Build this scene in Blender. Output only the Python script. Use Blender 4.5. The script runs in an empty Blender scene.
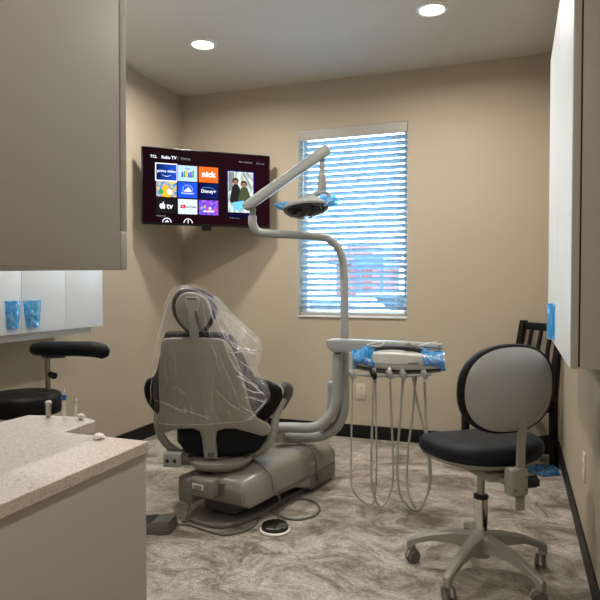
import bpy, bmesh, math, random
from mathutils import Vector, Matrix, noise
random.seed(7)
PI = math.pi
S = bpy.context.scene
COL = S.collection

# ------------------------------------------------------------------ survey
# room: x to the right, y into the room, z up; the viewer stands at the origin
FL, YAW, PIT, EYE = 604.8, 0.3446, -0.0251, 1.169
D, L, R, H = 4.478, -2.654, 0.281, 2.74
YF = -2.2
FW = Vector((-math.sin(YAW)*math.cos(PIT), math.cos(YAW)*math.cos(PIT), math.sin(PIT)))
RT = Vector((math.cos(YAW), math.sin(YAW), 0))
UP = RT.cross(FW)

def at(px, py, z):
    """world point seen at photo position px, py at the depth z (m)"""
    return Vector((0, 0, EYE)) + z*(FW + (px-300)/FL*RT - (py-300)/FL*UP)

def on(px, py, ax, v):
    d = FW + (px-300)/FL*RT - (py-300)/FL*UP
    c = Vector((0, 0, EYE))
    return c + d*((v-c[ax])/d[ax])

# --------------------------------------------------------------- materials
def lin(c):
    if isinstance(c, str):
        c = [int(c[i:i+2], 16)/255 for i in (0, 2, 4)]
    return tuple(x/12.92 if x <= .04045 else ((x+.055)/1.055)**2.4 for x in c[:3]) + (1,)

def mat(name, col, rough=.5, metal=0, spec=.5, var=0, vscale=8, bump=0, bscale=60, emit=0, coat=0):
    m = bpy.data.materials.new(name); m.use_nodes = True
    nt = m.node_tree; b = nt.nodes['Principled BSDF']
    c = lin(col)
    b.inputs['Base Color'].default_value = c
    b.inputs['Roughness'].default_value = rough
    b.inputs['Metallic'].default_value = metal
    b.inputs['Specular IOR Level'].default_value = spec
    b.inputs['Coat Weight'].default_value = coat
    if emit:
        b.inputs['Emission Color'].default_value = c
        b.inputs['Emission Strength'].default_value = emit
    if var or bump:
        tc = nt.nodes.new('ShaderNodeTexCoord')
    if var:
        n = nt.nodes.new('ShaderNodeTexNoise'); n.inputs['Scale'].default_value = vscale; n.inputs['Detail'].default_value = 5
        r = nt.nodes.new('ShaderNodeMapRange'); r.inputs['To Min'].default_value = 1-var; r.inputs['To Max'].default_value = 1+var
        mx = nt.nodes.new('ShaderNodeVectorMath'); mx.operation = 'SCALE'; mx.inputs[0].default_value = c[:3]
        nt.links.new(tc.outputs['Object'], n.inputs['Vector']); nt.links.new(n.outputs['Fac'], r.inputs['Value'])
        nt.links.new(r.outputs[0], mx.inputs['Scale']); nt.links.new(mx.outputs[0], b.inputs['Base Color'])
    if bump:
        n = nt.nodes.new('ShaderNodeTexNoise'); n.inputs['Scale'].default_value = bscale; n.inputs['Detail'].default_value = 3
        bp = nt.nodes.new('ShaderNodeBump'); bp.inputs['Strength'].default_value = bump; bp.inputs['Distance'].default_value = .004
        nt.links.new(tc.outputs['Object'], n.inputs['Vector']); nt.links.new(n.outputs['Fac'], bp.inputs['Height'])
        nt.links.new(bp.outputs[0], b.inputs['Normal'])
    return m

def floor_mat():
    m = bpy.data.materials.new('stone_vinyl'); m.use_nodes = True
    nt = m.node_tree; N = nt.nodes.new; K = nt.links.new; b = nt.nodes['Principled BSDF']
    tc = N('ShaderNodeTexCoord')
    mp = N('ShaderNodeMapping'); mp.inputs['Rotation'].default_value = (0, 0, .5); mp.inputs['Scale'].default_value = (1, 1.35, 1)
    K(tc.outputs['Object'], mp.inputs['Vector'])
    n1 = N('ShaderNodeTexNoise'); n1.inputs['Scale'].default_value = 3.6; n1.inputs['Detail'].default_value = 9
    n1.inputs['Roughness'].default_value = .8; n1.inputs['Distortion'].default_value = .9
    K(mp.outputs[0], n1.inputs['Vector'])
    r1 = N('ShaderNodeValToRGB'); e = r1.color_ramp.elements
    e[0].position = .34; e[0].color = lin('5d5347'); e[1].position = .66; e[1].color = lin('cdc8bd')
    for p, c in ((.43, '80776a'), (.49, '9f978b'), (.55, 'b4ada2')):
        q = r1.color_ramp.elements.new(p); q.color = lin(c)
    K(n1.outputs['Fac'], r1.inputs['Fac'])
    n2 = N('ShaderNodeTexNoise'); n2.inputs['Scale'].default_value = 9; n2.inputs['Detail'].default_value = 8
    n2.inputs['Roughness'].default_value = .7; n2.inputs['Distortion'].default_value = 3.5
    K(mp.outputs[0], n2.inputs['Vector'])
    r2 = N('ShaderNodeValToRGB'); e = r2.color_ramp.elements
    e[0].position = .47; e[0].color = (0, 0, 0, 1); e[1].position = .53; e[1].color = (0, 0, 0, 1)
    q = r2.color_ramp.elements.new(.5); q.color = (1, 1, 1, 1)
    K(n2.outputs['Fac'], r2.inputs['Fac'])
    mx = N('ShaderNodeMix'); mx.data_type = 'RGBA'; mx.inputs['B'].default_value = lin('5f5147')
    mf = N('ShaderNodeMath'); mf.operation = 'MULTIPLY'; mf.inputs[1].default_value = .75
    K(r2.outputs['Color'], mf.inputs[0]); K(mf.outputs[0], mx.inputs['Factor']); K(r1.outputs['Color'], mx.inputs['A'])
    K(mx.outputs['Result'], b.inputs['Base Color'])
    b.inputs['Roughness'].default_value = .42; b.inputs['Specular IOR Level'].default_value = .35
    bp = N('ShaderNodeBump'); bp.inputs['Strength'].default_value = .15; bp.inputs['Distance'].default_value = .003
    K(n2.outputs['Fac'], bp.inputs['Height']); K(bp.outputs[0], b.inputs['Normal'])
    return m

def quartz_mat():
    m = bpy.data.materials.new('speckled_quartz'); m.use_nodes = True
    nt = m.node_tree; N = nt.nodes.new; K = nt.links.new; b = nt.nodes['Principled BSDF']
    tc = N('ShaderNodeTexCoord')
    v = N('ShaderNodeTexVoronoi'); v.inputs['Scale'].default_value = 330
    K(tc.outputs['Object'], v.inputs['Vector'])
    bw = N('ShaderNodeSeparateColor'); K(v.outputs['Color'], bw.inputs[0])
    r = N('ShaderNodeValToRGB'); r.color_ramp.interpolation = 'CONSTANT'; e = r.color_ramp.elements
    e[0].position = 0; e[0].color = lin('9a8b7d'); e[1].position = .05; e[1].color = lin('beb4a9')
    for p, c in ((.25, 'c3b8ac'), (.7, 'cdc4b9'), (.93, 'dcd6cd')):
        q = r.color_ramp.elements.new(p); q.color = lin(c)
    K(bw.outputs[0], r.inputs['Fac'])
    n = N('ShaderNodeTexNoise'); n.inputs['Scale'].default_value = 75; n.inputs['Detail'].default_value = 3
    K(tc.outputs['Object'], n.inputs['Vector'])
    r2 = N('ShaderNodeValToRGB'); e = r2.color_ramp.elements
    e[0].position = .66; e[0].color = (0, 0, 0, 1); e[1].position = .70; e[1].color = (1, 1, 1, 1)
    K(n.outputs['Fac'], r2.inputs['Fac'])
    mx = N('ShaderNodeMix'); mx.data_type = 'RGBA'; mx.inputs['B'].default_value = lin('927f70')
    K(r2.outputs['Color'], mx.inputs['Factor']); K(r.outputs['Color'], mx.inputs['A'])
    K(mx.outputs['Result'], b.inputs['Base Color'])
    b.inputs['Roughness'].default_value = .3
    return m

def film_mat(name, col, base_fac, streak_fac, scale=22, rough=.18, gloss=.45, stretch=(1.6, 1, .5), turn=.45, width=.03, dist=1.2):
    """thin see-through plastic with creases"""
    m = bpy.data.materials.new(name); m.use_nodes = True
    nt = m.node_tree; N = nt.nodes.new; K = nt.links.new
    nt.nodes.remove(nt.nodes['Principled BSDF']); out = nt.nodes['Material Output']
    tc = N('ShaderNodeTexCoord')
    mp = N('ShaderNodeMapping'); mp.inputs['Scale'].default_value = stretch; mp.inputs['Rotation'].default_value = (0, turn, 0)
    K(tc.outputs['Object'], mp.inputs['Vector'])
    n = N('ShaderNodeTexNoise'); n.inputs['Scale'].default_value = scale; n.inputs['Detail'].default_value = 3
    n.inputs['Distortion'].default_value = dist
    K(mp.outputs[0], n.inputs['Vector'])
    ab = N('ShaderNodeMath'); ab.operation = 'SUBTRACT'; ab.inputs[1].default_value = .5; K(n.outputs['Fac'], ab.inputs[0])
    a2 = N('ShaderNodeMath'); a2.operation = 'ABSOLUTE'; K(ab.outputs[0], a2.inputs[0])
    mr = N('ShaderNodeMapRange'); mr.inputs['From Min'].default_value = 0; mr.inputs['From Max'].default_value = width
    mr.inputs['To Min'].default_value = streak_fac; mr.inputs['To Max'].default_value = base_fac
    K(a2.outputs[0], mr.inputs['Value'])
    bp = N('ShaderNodeBump'); bp.inputs['Strength'].default_value = .9; bp.inputs['Distance'].default_value = .012
    K(n.outputs['Fac'], bp.inputs['Height'])
    g = N('ShaderNodeBsdfGlossy'); g.inputs['Roughness'].default_value = rough; g.inputs['Color'].default_value = lin('ffffff')
    d = N('ShaderNodeBsdfDiffuse'); d.inputs['Color'].default_value = lin(col)
    tl = N('ShaderNodeBsdfTranslucent'); tl.inputs['Color'].default_value = lin(col)
    if col != 'ffffff':        # paler streaks mixed into the colour of the tinted film
        cr = N('ShaderNodeMix'); cr.data_type = 'RGBA'; cr.inputs['A'].default_value = lin(col); cr.inputs['B'].default_value = lin('d8f0fc')
        m2 = N('ShaderNodeMapRange'); m2.inputs['From Max'].default_value = width*.9; m2.inputs['To Min'].default_value = .75; m2.inputs['To Max'].default_value = 0
        K(a2.outputs[0], m2.inputs['Value']); K(m2.outputs[0], cr.inputs['Factor']); K(cr.outputs['Result'], d.inputs['Color'])
    K(bp.outputs[0], g.inputs['Normal']); K(bp.outputs[0], d.inputs['Normal'])
    dt = N('ShaderNodeMixShader'); dt.inputs[0].default_value = .35; K(d.outputs[0], dt.inputs[1]); K(tl.outputs[0], dt.inputs[2])
    gd = N('ShaderNodeMixShader'); gd.inputs[0].default_value = gloss; K(dt.outputs[0], gd.inputs[1]); K(g.outputs[0], gd.inputs[2])
    tr = N('ShaderNodeBsdfTransparent'); tr.inputs['Color'].default_value = (1, 1, 1, 1) if col == 'ffffff' else lin(col)
    x = N('ShaderNodeMixShader'); K(mr.outputs[0], x.inputs[0]); K(tr.outputs[0], x.inputs[1]); K(gd.outputs[0], x.inputs[2])
    K(x.outputs[0], out.inputs['Surface'])
    return m

def slat_mat():
    m = bpy.data.materials.new('white_blind_slat'); m.use_nodes = True
    nt = m.node_tree; N = nt.nodes.new; K = nt.links.new
    nt.nodes.remove(nt.nodes['Principled BSDF']); out = nt.nodes['Material Output']
    d = N('ShaderNodeBsdfDiffuse'); d.inputs['Color'].default_value = lin('c3d2da')
    t = N('ShaderNodeBsdfTranslucent'); t.inputs['Color'].default_value = lin('bcd3e2')
    x = N('ShaderNodeMixShader'); x.inputs[0].default_value = .32
    K(d.outputs[0], x.inputs[1]); K(t.outputs[0], x.inputs[2]); K(x.outputs[0], out.inputs['Surface'])
    return m

def glass_mat():
    m = bpy.data.materials.new('window_glass'); m.use_nodes = True
    nt = m.node_tree; N = nt.nodes.new; K = nt.links.new
    nt.nodes.remove(nt.nodes['Principled BSDF']); out = nt.nodes['Material Output']
    t = N('ShaderNodeBsdfTransparent'); t.inputs['Color'].default_value = (.93, .96, .96, 1)
    g = N('ShaderNodeBsdfGlossy'); g.inputs['Roughness'].default_value = .02
    f = N('ShaderNodeFresnel'); f.inputs['IOR'].default_value = 1.45
    x = N('ShaderNodeMixShader'); K(f.outputs[0], x.inputs[0]); K(t.outputs[0], x.inputs[1]); K(g.outputs[0], x.inputs[2])
    K(x.outputs[0], out.inputs['Surface'])
    return m

def emis(name, col, s=1.0):
    m = bpy.data.materials.new(name); m.use_nodes = True
    nt = m.node_tree; b = nt.nodes['Principled BSDF']
    b.inputs['Base Color'].default_value = (.004, .004, .004, 1); b.inputs['Roughness'].default_value = .4; b.inputs['Specular IOR Level'].default_value = .1
    b.inputs['Emission Color'].default_value = lin(col); b.inputs['Emission Strength'].default_value = s
    return m

M = {}
M['wall'] = mat('beige_wall_paint', 'b4a996', .75, spec=.25, var=.02, vscale=3, bump=.25, bscale=90)
M['ceil'] = mat('ceiling_paint', 'cbc6bd', .85, spec=.2, bump=.35, bscale=70)
M['floor'] = floor_mat()
M['black_base'] = mat('black_vinyl_base', '0b0b0b', .55, spec=.3)
M['quartz'] = quartz_mat()
M['lam'] = mat('warm_grey_laminate', 'a8a39c', .45, spec=.35, var=.015, vscale=4)
M['lam_dark'] = mat('carcass_gap_dark', '2a2624', .7)
M['white_lam'] = mat('white_gloss_laminate', 'e8eef4', .3, var=.01, vscale=5)
M['white_edge'] = mat('white_edge_band', 'd6d4cf', .4)
M['shell'] = mat('grey_chair_shell', '918f86', .35, var=.02)
M['shell_dark'] = mat('dark_grey_shell', '5b5a55', .4)
M['shell_light'] = mat('light_grey_enamel', '9a9d9a', .3)
M['housing'] = mat('dark_grey_gloss_paint', '807e75', .27)
M['tray'] = mat('pale_tray_plastic', 'bcbab2', .35)
M['plate'] = mat('grey_floor_plate', '77756d', .5)
M['black_vinyl'] = mat('black_upholstery', '0a0b0f', .55, spec=.25, bump=.1, bscale=200)
M['black_plastic'] = mat('black_plastic', '101010', .4)
M['rubber'] = mat('dark_rubber', '2c2c2b', .6)
M['navy'] = mat('dark_blue_vinyl', '0c121c', .6, spec=.28, bump=.1, bscale=200)
M['hose'] = mat('grey_silicone_hose', 'a9a89f', .4)
M['cable'] = mat('grey_cable', '6a6963', .5)
M['chrome'] = mat('chrome', 'd8d8d8', .12, metal=1)
M['steel'] = mat('brushed_steel', 'aaa9a5', .3, metal=1)
M['mirror'] = mat('mirror_cap', 'c8cdd0', .05, metal=1)
M['dark_glass'] = mat('dark_lens', '15191c', .1, coat=.5)
M['lens_seg'] = mat('dark_reflector', '3a3f42', .15, metal=.6)
M['white'] = mat('white_plastic', 'dedcd6', .4)
M['off'] = mat('ivory_plastic', 'c9c0ae', .4)
M['dark_wood'] = mat('black_stained_wood', '070707', .5, spec=.3)
M['blue'] = film_mat('blue_barrier_film', '4cc0f6', .68, .92, 24, .12, .22)
M['blue_solid'] = film_mat('blue_sheet_film', '2fb0f2', .88, .95, 12, .25, .14)
M['tray_film'] = film_mat('tray_blue_film', '229ce4', .8, .92, 26, .15, .2)
M['film'] = film_mat('clear_plastic_film', 'ffffff', .06, .24, 7, .15, .45, (2.2, 1, .35), .5, .012, .3)
M['film_fold'] = film_mat('creased_clear_film', 'ffffff', .16, .34, 9, .2, .35, (2.4, 1, .5), .75, .05, .4)
M['crease'] = film_mat('folded_clear_film', 'ffffff', .34, .5, 9, .25, .4)
M['glass'] = glass_mat()
M['slat'] = slat_mat()
M['valance'] = mat('blind_valance', 'a8a49d', .5)
M['vinyl'] = mat('white_window_vinyl', 'e6e6e4', .4)
M['tube_glass'] = film_mat('clear_tube', 'ffffff', .16, .4, 30, .1)
M['blue_band'] = mat('blue_band', '2f5fae', .4)
M['teal'] = mat('dark_teal_plastic', '16423f', .4)
M['tissue'] = mat('white_tissue', 'eceae6', .8)
M['tv_black'] = mat('tv_bezel', '0b0b0c', .3)
M['lamp'] = emis('lamp_diffuser', 'fff6e6', 9)

# ------------------------------------------------------------- mesh helpers
class MB:
    def __init__(s, mtx=None):
        s.bm = bmesh.new(); s.m = mtx or Matrix()
    def _take(s, b, mtx=None):
        b.transform(s.m @ (mtx or Matrix()))
        me = bpy.data.meshes.new('t'); b.to_mesh(me); b.free(); s.bm.from_mesh(me); bpy.data.meshes.remove(me)
        return s
    def box(s, x0, x1, y0, y1, z0, z1, bev=0, seg=2, mtx=None):
        b = bmesh.new(); bmesh.ops.create_cube(b, size=1)
        b.transform(Matrix.Translation(((x0+x1)/2, (y0+y1)/2, (z0+z1)/2)) @ Matrix.Diagonal((abs(x1-x0), abs(y1-y0), abs(z1-z0), 1)))
        if bev: bmesh.ops.bevel(b, geom=b.edges[:], offset=bev, segments=seg, profile=.5, affect='EDGES')
        return s._take(b, mtx)
    def rings(s, rings, cap=True, mtx=None, closed=True):
        b = bmesh.new(); vr = [[b.verts.new(p) for p in r] for r in rings]
        n = len(rings[0])
        for a, c in zip(vr, vr[1:]):
            for i in range(n if closed else n-1):
                j = (i+1) % n
                b.faces.new((a[i], a[j], c[j], c[i]))
        if cap:
            b.faces.new(vr[0][::-1]); b.faces.new(vr[-1])
        bmesh.ops.recalc_face_normals(b, faces=b.faces[:])
        return s._take(b, mtx)
    def tube(s, pts, r, seg=12, smooth=True, cap=True, n=6, flat=None):
        pts = [Vector(p) for p in pts]
        rr = list(r) if isinstance(r, (list, tuple)) else [r]*len(pts)
        if smooth and len(pts) > 2:
            P, Q = [], []
            for i in range(len(pts)-1):
                p0 = pts[max(i-1, 0)]; p1 = pts[i]; p2 = pts[i+1]; p3 = pts[min(i+2, len(pts)-1)]
                for k in range(n):
                    t = k/n
                    P.append(.5*((2*p1)+(p2-p0)*t+(2*p0-5*p1+4*p2-p3)*t*t+(3*p1-p0-3*p2+p3)*t**3))
                    Q.append(rr[i]*(1-t)+rr[i+1]*t)
            P.append(pts[-1]); Q.append(rr[-1]); pts, rr = P, Q
        up = None; rings = []
        for i, p in enumerate(pts):
            d = (pts[min(i+1, len(pts)-1)]-pts[max(i-1, 0)]).normalized()
            if up is None:
                up = Vector((0, 0, 1)) if abs(d.z) < .9 else Vector((0, 1, 0))
            a = (up - d*up.dot(d)).normalized(); up = a; c = d.cross(a)
            f = flat or 1
            rings.append([p + rr[i]*(math.cos(2*PI*k/seg)*c + f*math.sin(2*PI*k/seg)*a) for k in range(seg)])
        return s.rings(rings, cap)
    def lathe(s, prof, c=(0, 0, 0), seg=28, mtx=None, cap=True):
        return s.rings([[(c[0]+r*math.cos(2*PI*k/seg), c[1]+r*math.sin(2*PI*k/seg), c[2]+z) for k in range(seg)] for r, z in prof], cap, mtx)
    def ext(s, poly, y0, y1, bev=0, mtx=None, seg=2, fn=None):
        """outline in x,z pushed along y; fn bends the points"""
        b = bmesh.new()
        A = [b.verts.new((x, y0, z)) for x, z in poly]; B = [b.verts.new((x, y1, z)) for x, z in poly]
        n = len(poly)
        f1 = b.faces.new(A); f2 = b.faces.new(B[::-1])
        for i in range(n):
            j = (i+1) % n; b.faces.new((A[j], A[i], B[i], B[j]))
        bmesh.ops.recalc_face_normals(b, faces=b.faces[:])
        if bev:
            ed = [e for e in b.edges if (e.verts[0].co.y == e.verts[1].co.y)]
            bmesh.ops.bevel(b, geom=ed, offset=bev, segments=seg, profile=.5, affect='EDGES')
        if fn:
            for v in b.verts: v.co = fn(v.co)
        return s._take(b, mtx)
    def sph(s, c, r, u=20, v=12, mtx=None):
        b = bmesh.new(); bmesh.ops.create_uvsphere(b, u_segments=u, v_segments=v, radius=1)
        r = r if isinstance(r, (tuple, list)) else (r, r, r)
        b.transform(Matrix.Translation(c) @ (mtx or Matrix()) @ Matrix.Diagonal((*r, 1)))
        return s._take(b)
    def sheet(s, fn, nu, nv):
        b = bmesh.new(); g = [[b.verts.new(fn(i/nu, j/nv)) for j in range(nv+1)] for i in range(nu+1)]
        for i in range(nu):
            for j in range(nv): b.faces.new((g[i][j], g[i+1][j], g[i+1][j+1], g[i][j+1]))
        return s._take(b)

def worg(o):
    v = Vector()
    while o: v += o.location; o = o.parent
    return v

def ob(name, mb, m, parent=None, loc=None, ang=38, label=None, solid=0):
    bm = mb.bm
    org = worg(parent) if parent else Vector(loc or (0, 0, 0))
    bm.transform(Matrix.Translation(-org))
    for f in bm.faces: f.smooth = True
    lim = math.radians(ang)
    for e in bm.edges:
        if len(e.link_faces) == 2: e.smooth = e.calc_face_angle(0) < lim
    me = bpy.data.meshes.new(name); bm.to_mesh(me); bm.free()
    me.materials.append(m)
    o = bpy.data.objects.new(name, me); COL.objects.link(o)
    if parent: o.parent = parent
    else: o.location = org
    if solid:
        md = o.modifiers.new('thickness', 'SOLIDIFY'); md.thickness = solid
    if label: o['label'] = label
    return o

def tag(o, label, cat, group=None):
    o['label'] = label; o['category'] = cat
    if group: o['group'] = group
    return o

def thing(name, label, cat, loc, group=None):
    o = bpy.data.objects.new(name, None); o.empty_display_size = .1; COL.objects.link(o)
    o.location = loc
    return tag(o, label, cat, group)

def struct(name, mb, m, parent=None, label=None, **k):
    o = ob(name, mb, m, parent, **k)
    if not parent: o['kind'] = 'structure'
    if label: o['label'] = label
    return o

def bez(pts, n=6, close=True):
    """smooth closed outline through 2-D points"""
    out = []; N = len(pts)
    for i in range(N):
        p0, p1, p2, p3 = (Vector(pts[(i+k) % N]) for k in (-1, 0, 1, 2))
        for k in range(n):
            t = k/n
            q = .5*((2*p1)+(p2-p0)*t+(2*p0-5*p1+4*p2-p3)*t*t+(3*p1-p0-3*p2+p3)*t**3)
            out.append((q.x, q.y))
    return out

def text_mesh(txt, size, mtx, m, name, parent, align='LEFT', bold=0, sx=1):
    cu = bpy.data.curves.new('txt', 'FONT'); cu.body = txt; cu.size = size; cu.align_x = align
    cu.offset = bold; cu.extrude = .0002; cu.resolution_u = 3
    t = bpy.data.objects.new('txt', cu); COL.objects.link(t)
    dg = bpy.context.evaluated_depsgraph_get(); dg.update()
    me = bpy.data.meshes.new_from_object(t.evaluated_get(dg))
    bpy.data.objects.remove(t)
    b = bmesh.new(); b.from_mesh(me); bpy.data.meshes.remove(me)
    b.transform(mtx @ Matrix.Diagonal((sx, 1, 1, 1)))
    mb = MB(); mb.bm.free(); mb.bm = b
    return ob(name, mb, m, parent, ang=30)

def frame(o, rz):
    return Matrix.Translation(o) @ Matrix.Rotation(rz, 4, 'Z')

# -------------------------------------------------------------------- room
T = .12
WX0, WX1, WZ0, WZ1 = -1.622, -.767, .918, 2.375
struct('floor', MB().box(L-T, R+T, YF-T, D+T, -.1, 0), M['floor'])
struct('ceiling', MB().box(L-T, R+T, YF-T, D+T, H, H+.1), M['ceil'])
w = MB()
w.box(L-T, WX0, D, D+.16, 0, H); w.box(WX1, R+T, D, D+.16, 0, H)
w.box(WX0, WX1, D, D+.16, 0, WZ0); w.box(WX0, WX1, D, D+.16, WZ1, H)
struct('wall_back', w, M['wall'])
struct('wall_left', MB().box(L-T, L, YF-T, D, 0, H), M['wall'])
struct('wall_right', MB().box(R, R+T, YF-T, D, 0, H), M['wall'])
struct('wall_front', MB().box(L, R, YF-T, YF, 0, H), M['wall'])
struct('baseboard_back', MB().box(L, R, D-.009, D, 0, .1, .002), M['black_base'])
struct('baseboard_left', MB().box(L, L+.009, 1.3, D-.009, 0, .1, .002), M['black_base'])
struct('baseboard_right', MB().box(R-.009, R, YF, D-.009, 0, .1, .002), M['black_base'])

# window: vinyl frame and pane in the recess
wf = MB(); y0, y1 = D+.10, D+.155
wf.box(WX0, WX0+.04, y0, y1, WZ0, WZ1); wf.box(WX1-.04, WX1, y0, y1, WZ0, WZ1)
wf.box(WX0+.04, WX1-.04, y0, y1, WZ0, WZ0+.045); wf.box(WX0+.04, WX1-.04, y0, y1, WZ1-.045, WZ1)
win = struct('window_1', wf, M['vinyl'])
ob('window_pane', MB().box(WX0+.04, WX1-.04, y0+.02, y0+.026, WZ0+.045, WZ1-.045), M['glass'], win)
struct('trim_1', MB().box(WX0-.0, WX1+.0, D-.012, D+.10, WZ0-.001, WZ0+.014, .003), M['vinyl'])

# blind
bl = thing('window_blind', 'white horizontal slat blind lowered over the bright window', 'blind', ((WX0+WX1)/2, D+.03, WZ0+.02))
g = .008; yb = D+.035
ob('valance', MB().box(WX0+.002, WX1-.002, D-.012, D+.006, WZ1-.085, WZ1-.004, .003).box(WX0+.01, WX1-.01, D+.007, D+.065, WZ1-.05, WZ1-.004), M['valance'], bl)
sl = MB(); z = WZ0+.075; tilt = math.radians(31)
while z < WZ1-.08:
    # inner edge up, gently crowned
    rings = []
    for x in (WX0+g, WX1-g):
        top, bot = [], []
        for k in range(5):
            t = k/4-.5; c = .003*(1-4*t*t)
            py, pz = t*.05, c
            yy = yb+py*math.cos(tilt)+pz*math.sin(tilt); zz = z-py*math.sin(tilt)+pz*math.cos(tilt)
            top.append((x, yy, zz+.0012)); bot.append((x, yy, zz-.0012))
        rings.append(top+bot[::-1])
    sl.rings(rings)
    z += .044
ob('slats', sl, M['slat'], bl)
ob('bottom_rail', MB().box(WX0+g, WX1-g, yb-.025, yb+.025, WZ0+.018, WZ0+.038, .004), M['valance'], bl)
for x in (WX0+.085, (WX0+WX1)/2, WX1-.085):
    c = MB()
    for yy in (yb-.027, yb+.027): c.tube([(x, yy, WZ0+.03), (x, yy, WZ1-.05)], .0013, 6, False)
    ob('ladder_cord', c, M['white'], bl)
ob('tilt_wand', MB().tube([(WX0+.05, D-.02, WZ1-.09), (WX0+.048, D-.022, WZ0+.75)], .004, 8, False), M['white'], bl)

# --------------------------------------------------- outside, across the street
out = MB(); out.box(-30, 22, D+1.5, 60, -.6, -.5)
struct('ground', out, mat('pale_concrete', 'b8b4aa', .9, var=.08, vscale=.6))
def pt(px, py, y): return on(px, py, 1, y)
yb_ = 24
bd = thing('building', 'red gabled building seen through the blind across the street', 'building', (pt(355, 290, yb_).x, yb_, -.5))
a = pt(336, 264, yb_); b_ = pt(372, 290, yb_)
ob('wall', MB().box(a.x, b_.x, yb_, yb_+6, -.5, a.z), mat('brick_red_wall', '6e3a36', .9, var=.1, vscale=2), bd)
p = pt(365, 244, yb_)
ob('roof', MB().ext([(a.x-.5, a.z), (b_.x+.3, a.z), (p.x+.2, p.z), (p.x-.4, p.z)], yb_-.4, yb_+6.2), mat('faded_red_roof', '6a4240', .9, var=.1), bd)
aw = pt(361, 257, yb_-2); aw2 = pt(390, 266, yb_-2)
c = MB(); c.box(aw.x, aw2.x, yb_-3.2, yb_-.5, aw2.z, aw.z-.05)
for x in (aw.x+.1, aw2.x-.15): c.box(x, x+.12, yb_-3.0, yb_-2.88, -.5, aw2.z)
tag(ob('canopy', c, mat('blue_canopy', '16386e', .6), None, (aw.x, yb_-2, -.5)), 'blue flat canopy on posts beside the red building outside', 'canopy')
bw = MB(); a = pt(392, 268, 27); b_ = pt(425, 290, 27)
bw.box(a.x+1, b_.x+1, 32, 36, -.5, a.z)
lb = thing('building', 'low brown storefront seen through the blind beyond the blue canopy', 'building', (a.x, 32, -.5))
ob('wall', bw, mat('brown_storefront', '4a4440', .9, var=.1), lb)
ob('roof', MB().box(a.x+.7, b_.x+1.3, 31.7, 36.2, a.z, a.z+.25), mat('brown_roof', '4a403a', .9), lb)
c = MB(); xs = a.x+.4
while xs < b_.x-1: c.box(xs+1, xs+1.9, 31.95, 32, .3, a.z-.4); xs += 1.5
ob('shopfront_window', c, mat('shop_glass', '4b5a66', .2), lb)
c = MB(); a = pt(296, 283, 20); b_ = pt(322, 290, 20)
c.sheet(lambda u, v: Vector((a.x+(b_.x-a.x)*u, 20+v*1.2, -.5+(1.3+.25*noise.noise((u*9, v*3, 0)))*math.sin(PI*min(max(v, .02), .98))**.5)), 24, 8)
tag(ob('hedge', c, mat('yellow_green_hedge', '6a7030', .95, var=.25, vscale=5), None, (a.x, 20, -.5)), 'low yellow-green hedge outside beside the red building', 'hedge')
def car(px, y, colr, label, ln=4.2):
    q = pt(px, 295, y); o = Vector((q.x, y, -.5))
    t = thing('car', label, 'car', o)
    prof = [(-ln/2, .25), (-ln/2, .8), (-ln*.33, .9), (-ln*.2, 1.4), (ln*.18, 1.42), (ln*.33, .95), (ln/2, .8), (ln/2, .25)]
    ob('body', MB(Matrix.Translation(o)).ext(prof, 0, 1.7, .08), mat('car_paint', colr, .3), t)
    ob('side_window', MB(Matrix.Translation(o)).ext([(-ln*.28, .93), (-ln*.18, 1.32), (ln*.15, 1.33), (ln*.25, .95)], -.012, 0), M['dark_glass'], t)
    for sx in (-.3, .3):
        ob('wheel', MB(Matrix.Translation(o+Vector((sx*ln, .1, .32))) @ Matrix.Rotation(PI/2, 4, 'X')).lathe([(.02, -.1), (.3, -.1), (.32, -.06), (.32, .1), (.02, .1)]), M['rubber'], t)
car(385, 17, 'd8dadd', 'white car parked outside in front of the blue canopy')
car(318, 12, '9fb4cc', 'pale blue car parked outside below the hedge')

# ---------------------------------------------------------- ceiling lights
cans = [(-1.943, 3.539), (-.47, 3.536), (-1.943, 2.15), (-.47, 2.15), (-.47, .35), (-.45, -1.3)]
CL = ['round recessed ceiling light nearer the television corner', 'round recessed ceiling light nearer the tall cabinet',
      'round recessed ceiling light over the quartz counter', 'round recessed ceiling light over the doorway end', 'round recessed ceiling light by the entry', 'round recessed ceiling light at the far rear of the room']
for i, (x, y) in enumerate(cans):
    if i < 2:
        t = thing('ceiling_light', CL[i], 'ceiling light', (x, y, H), 'recessed ceiling lights')
        ob('trim_ring', MB().rings([[(x+r*math.cos(2*PI*k/36), y+r*math.sin(2*PI*k/36), H+dz) for k in range(36)] for r, dz in ((.068, -.004), (.074, -.010), (.088, -.007), (.092, 0))], False), M['white'], t)
        ob('diffuser', MB().lathe([(.001, -.006), (.05, -.006), (.0685, -.004), (.0685, 0)], (x, y, H), 36), M['lamp'], t)
    ld = bpy.data.lights.new('downlight', 'AREA'); ld.shape = 'DISK'; ld.size = .13; ld.energy = (15, 15, 15, 9, 8, 24)[i]
    ld.color = (1, .94, .86); ld.spread = math.radians(168)
    lo = bpy.data.objects.new('downlight', ld); lo.location = (x, y, H-.014); COL.objects.link(lo)

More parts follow.
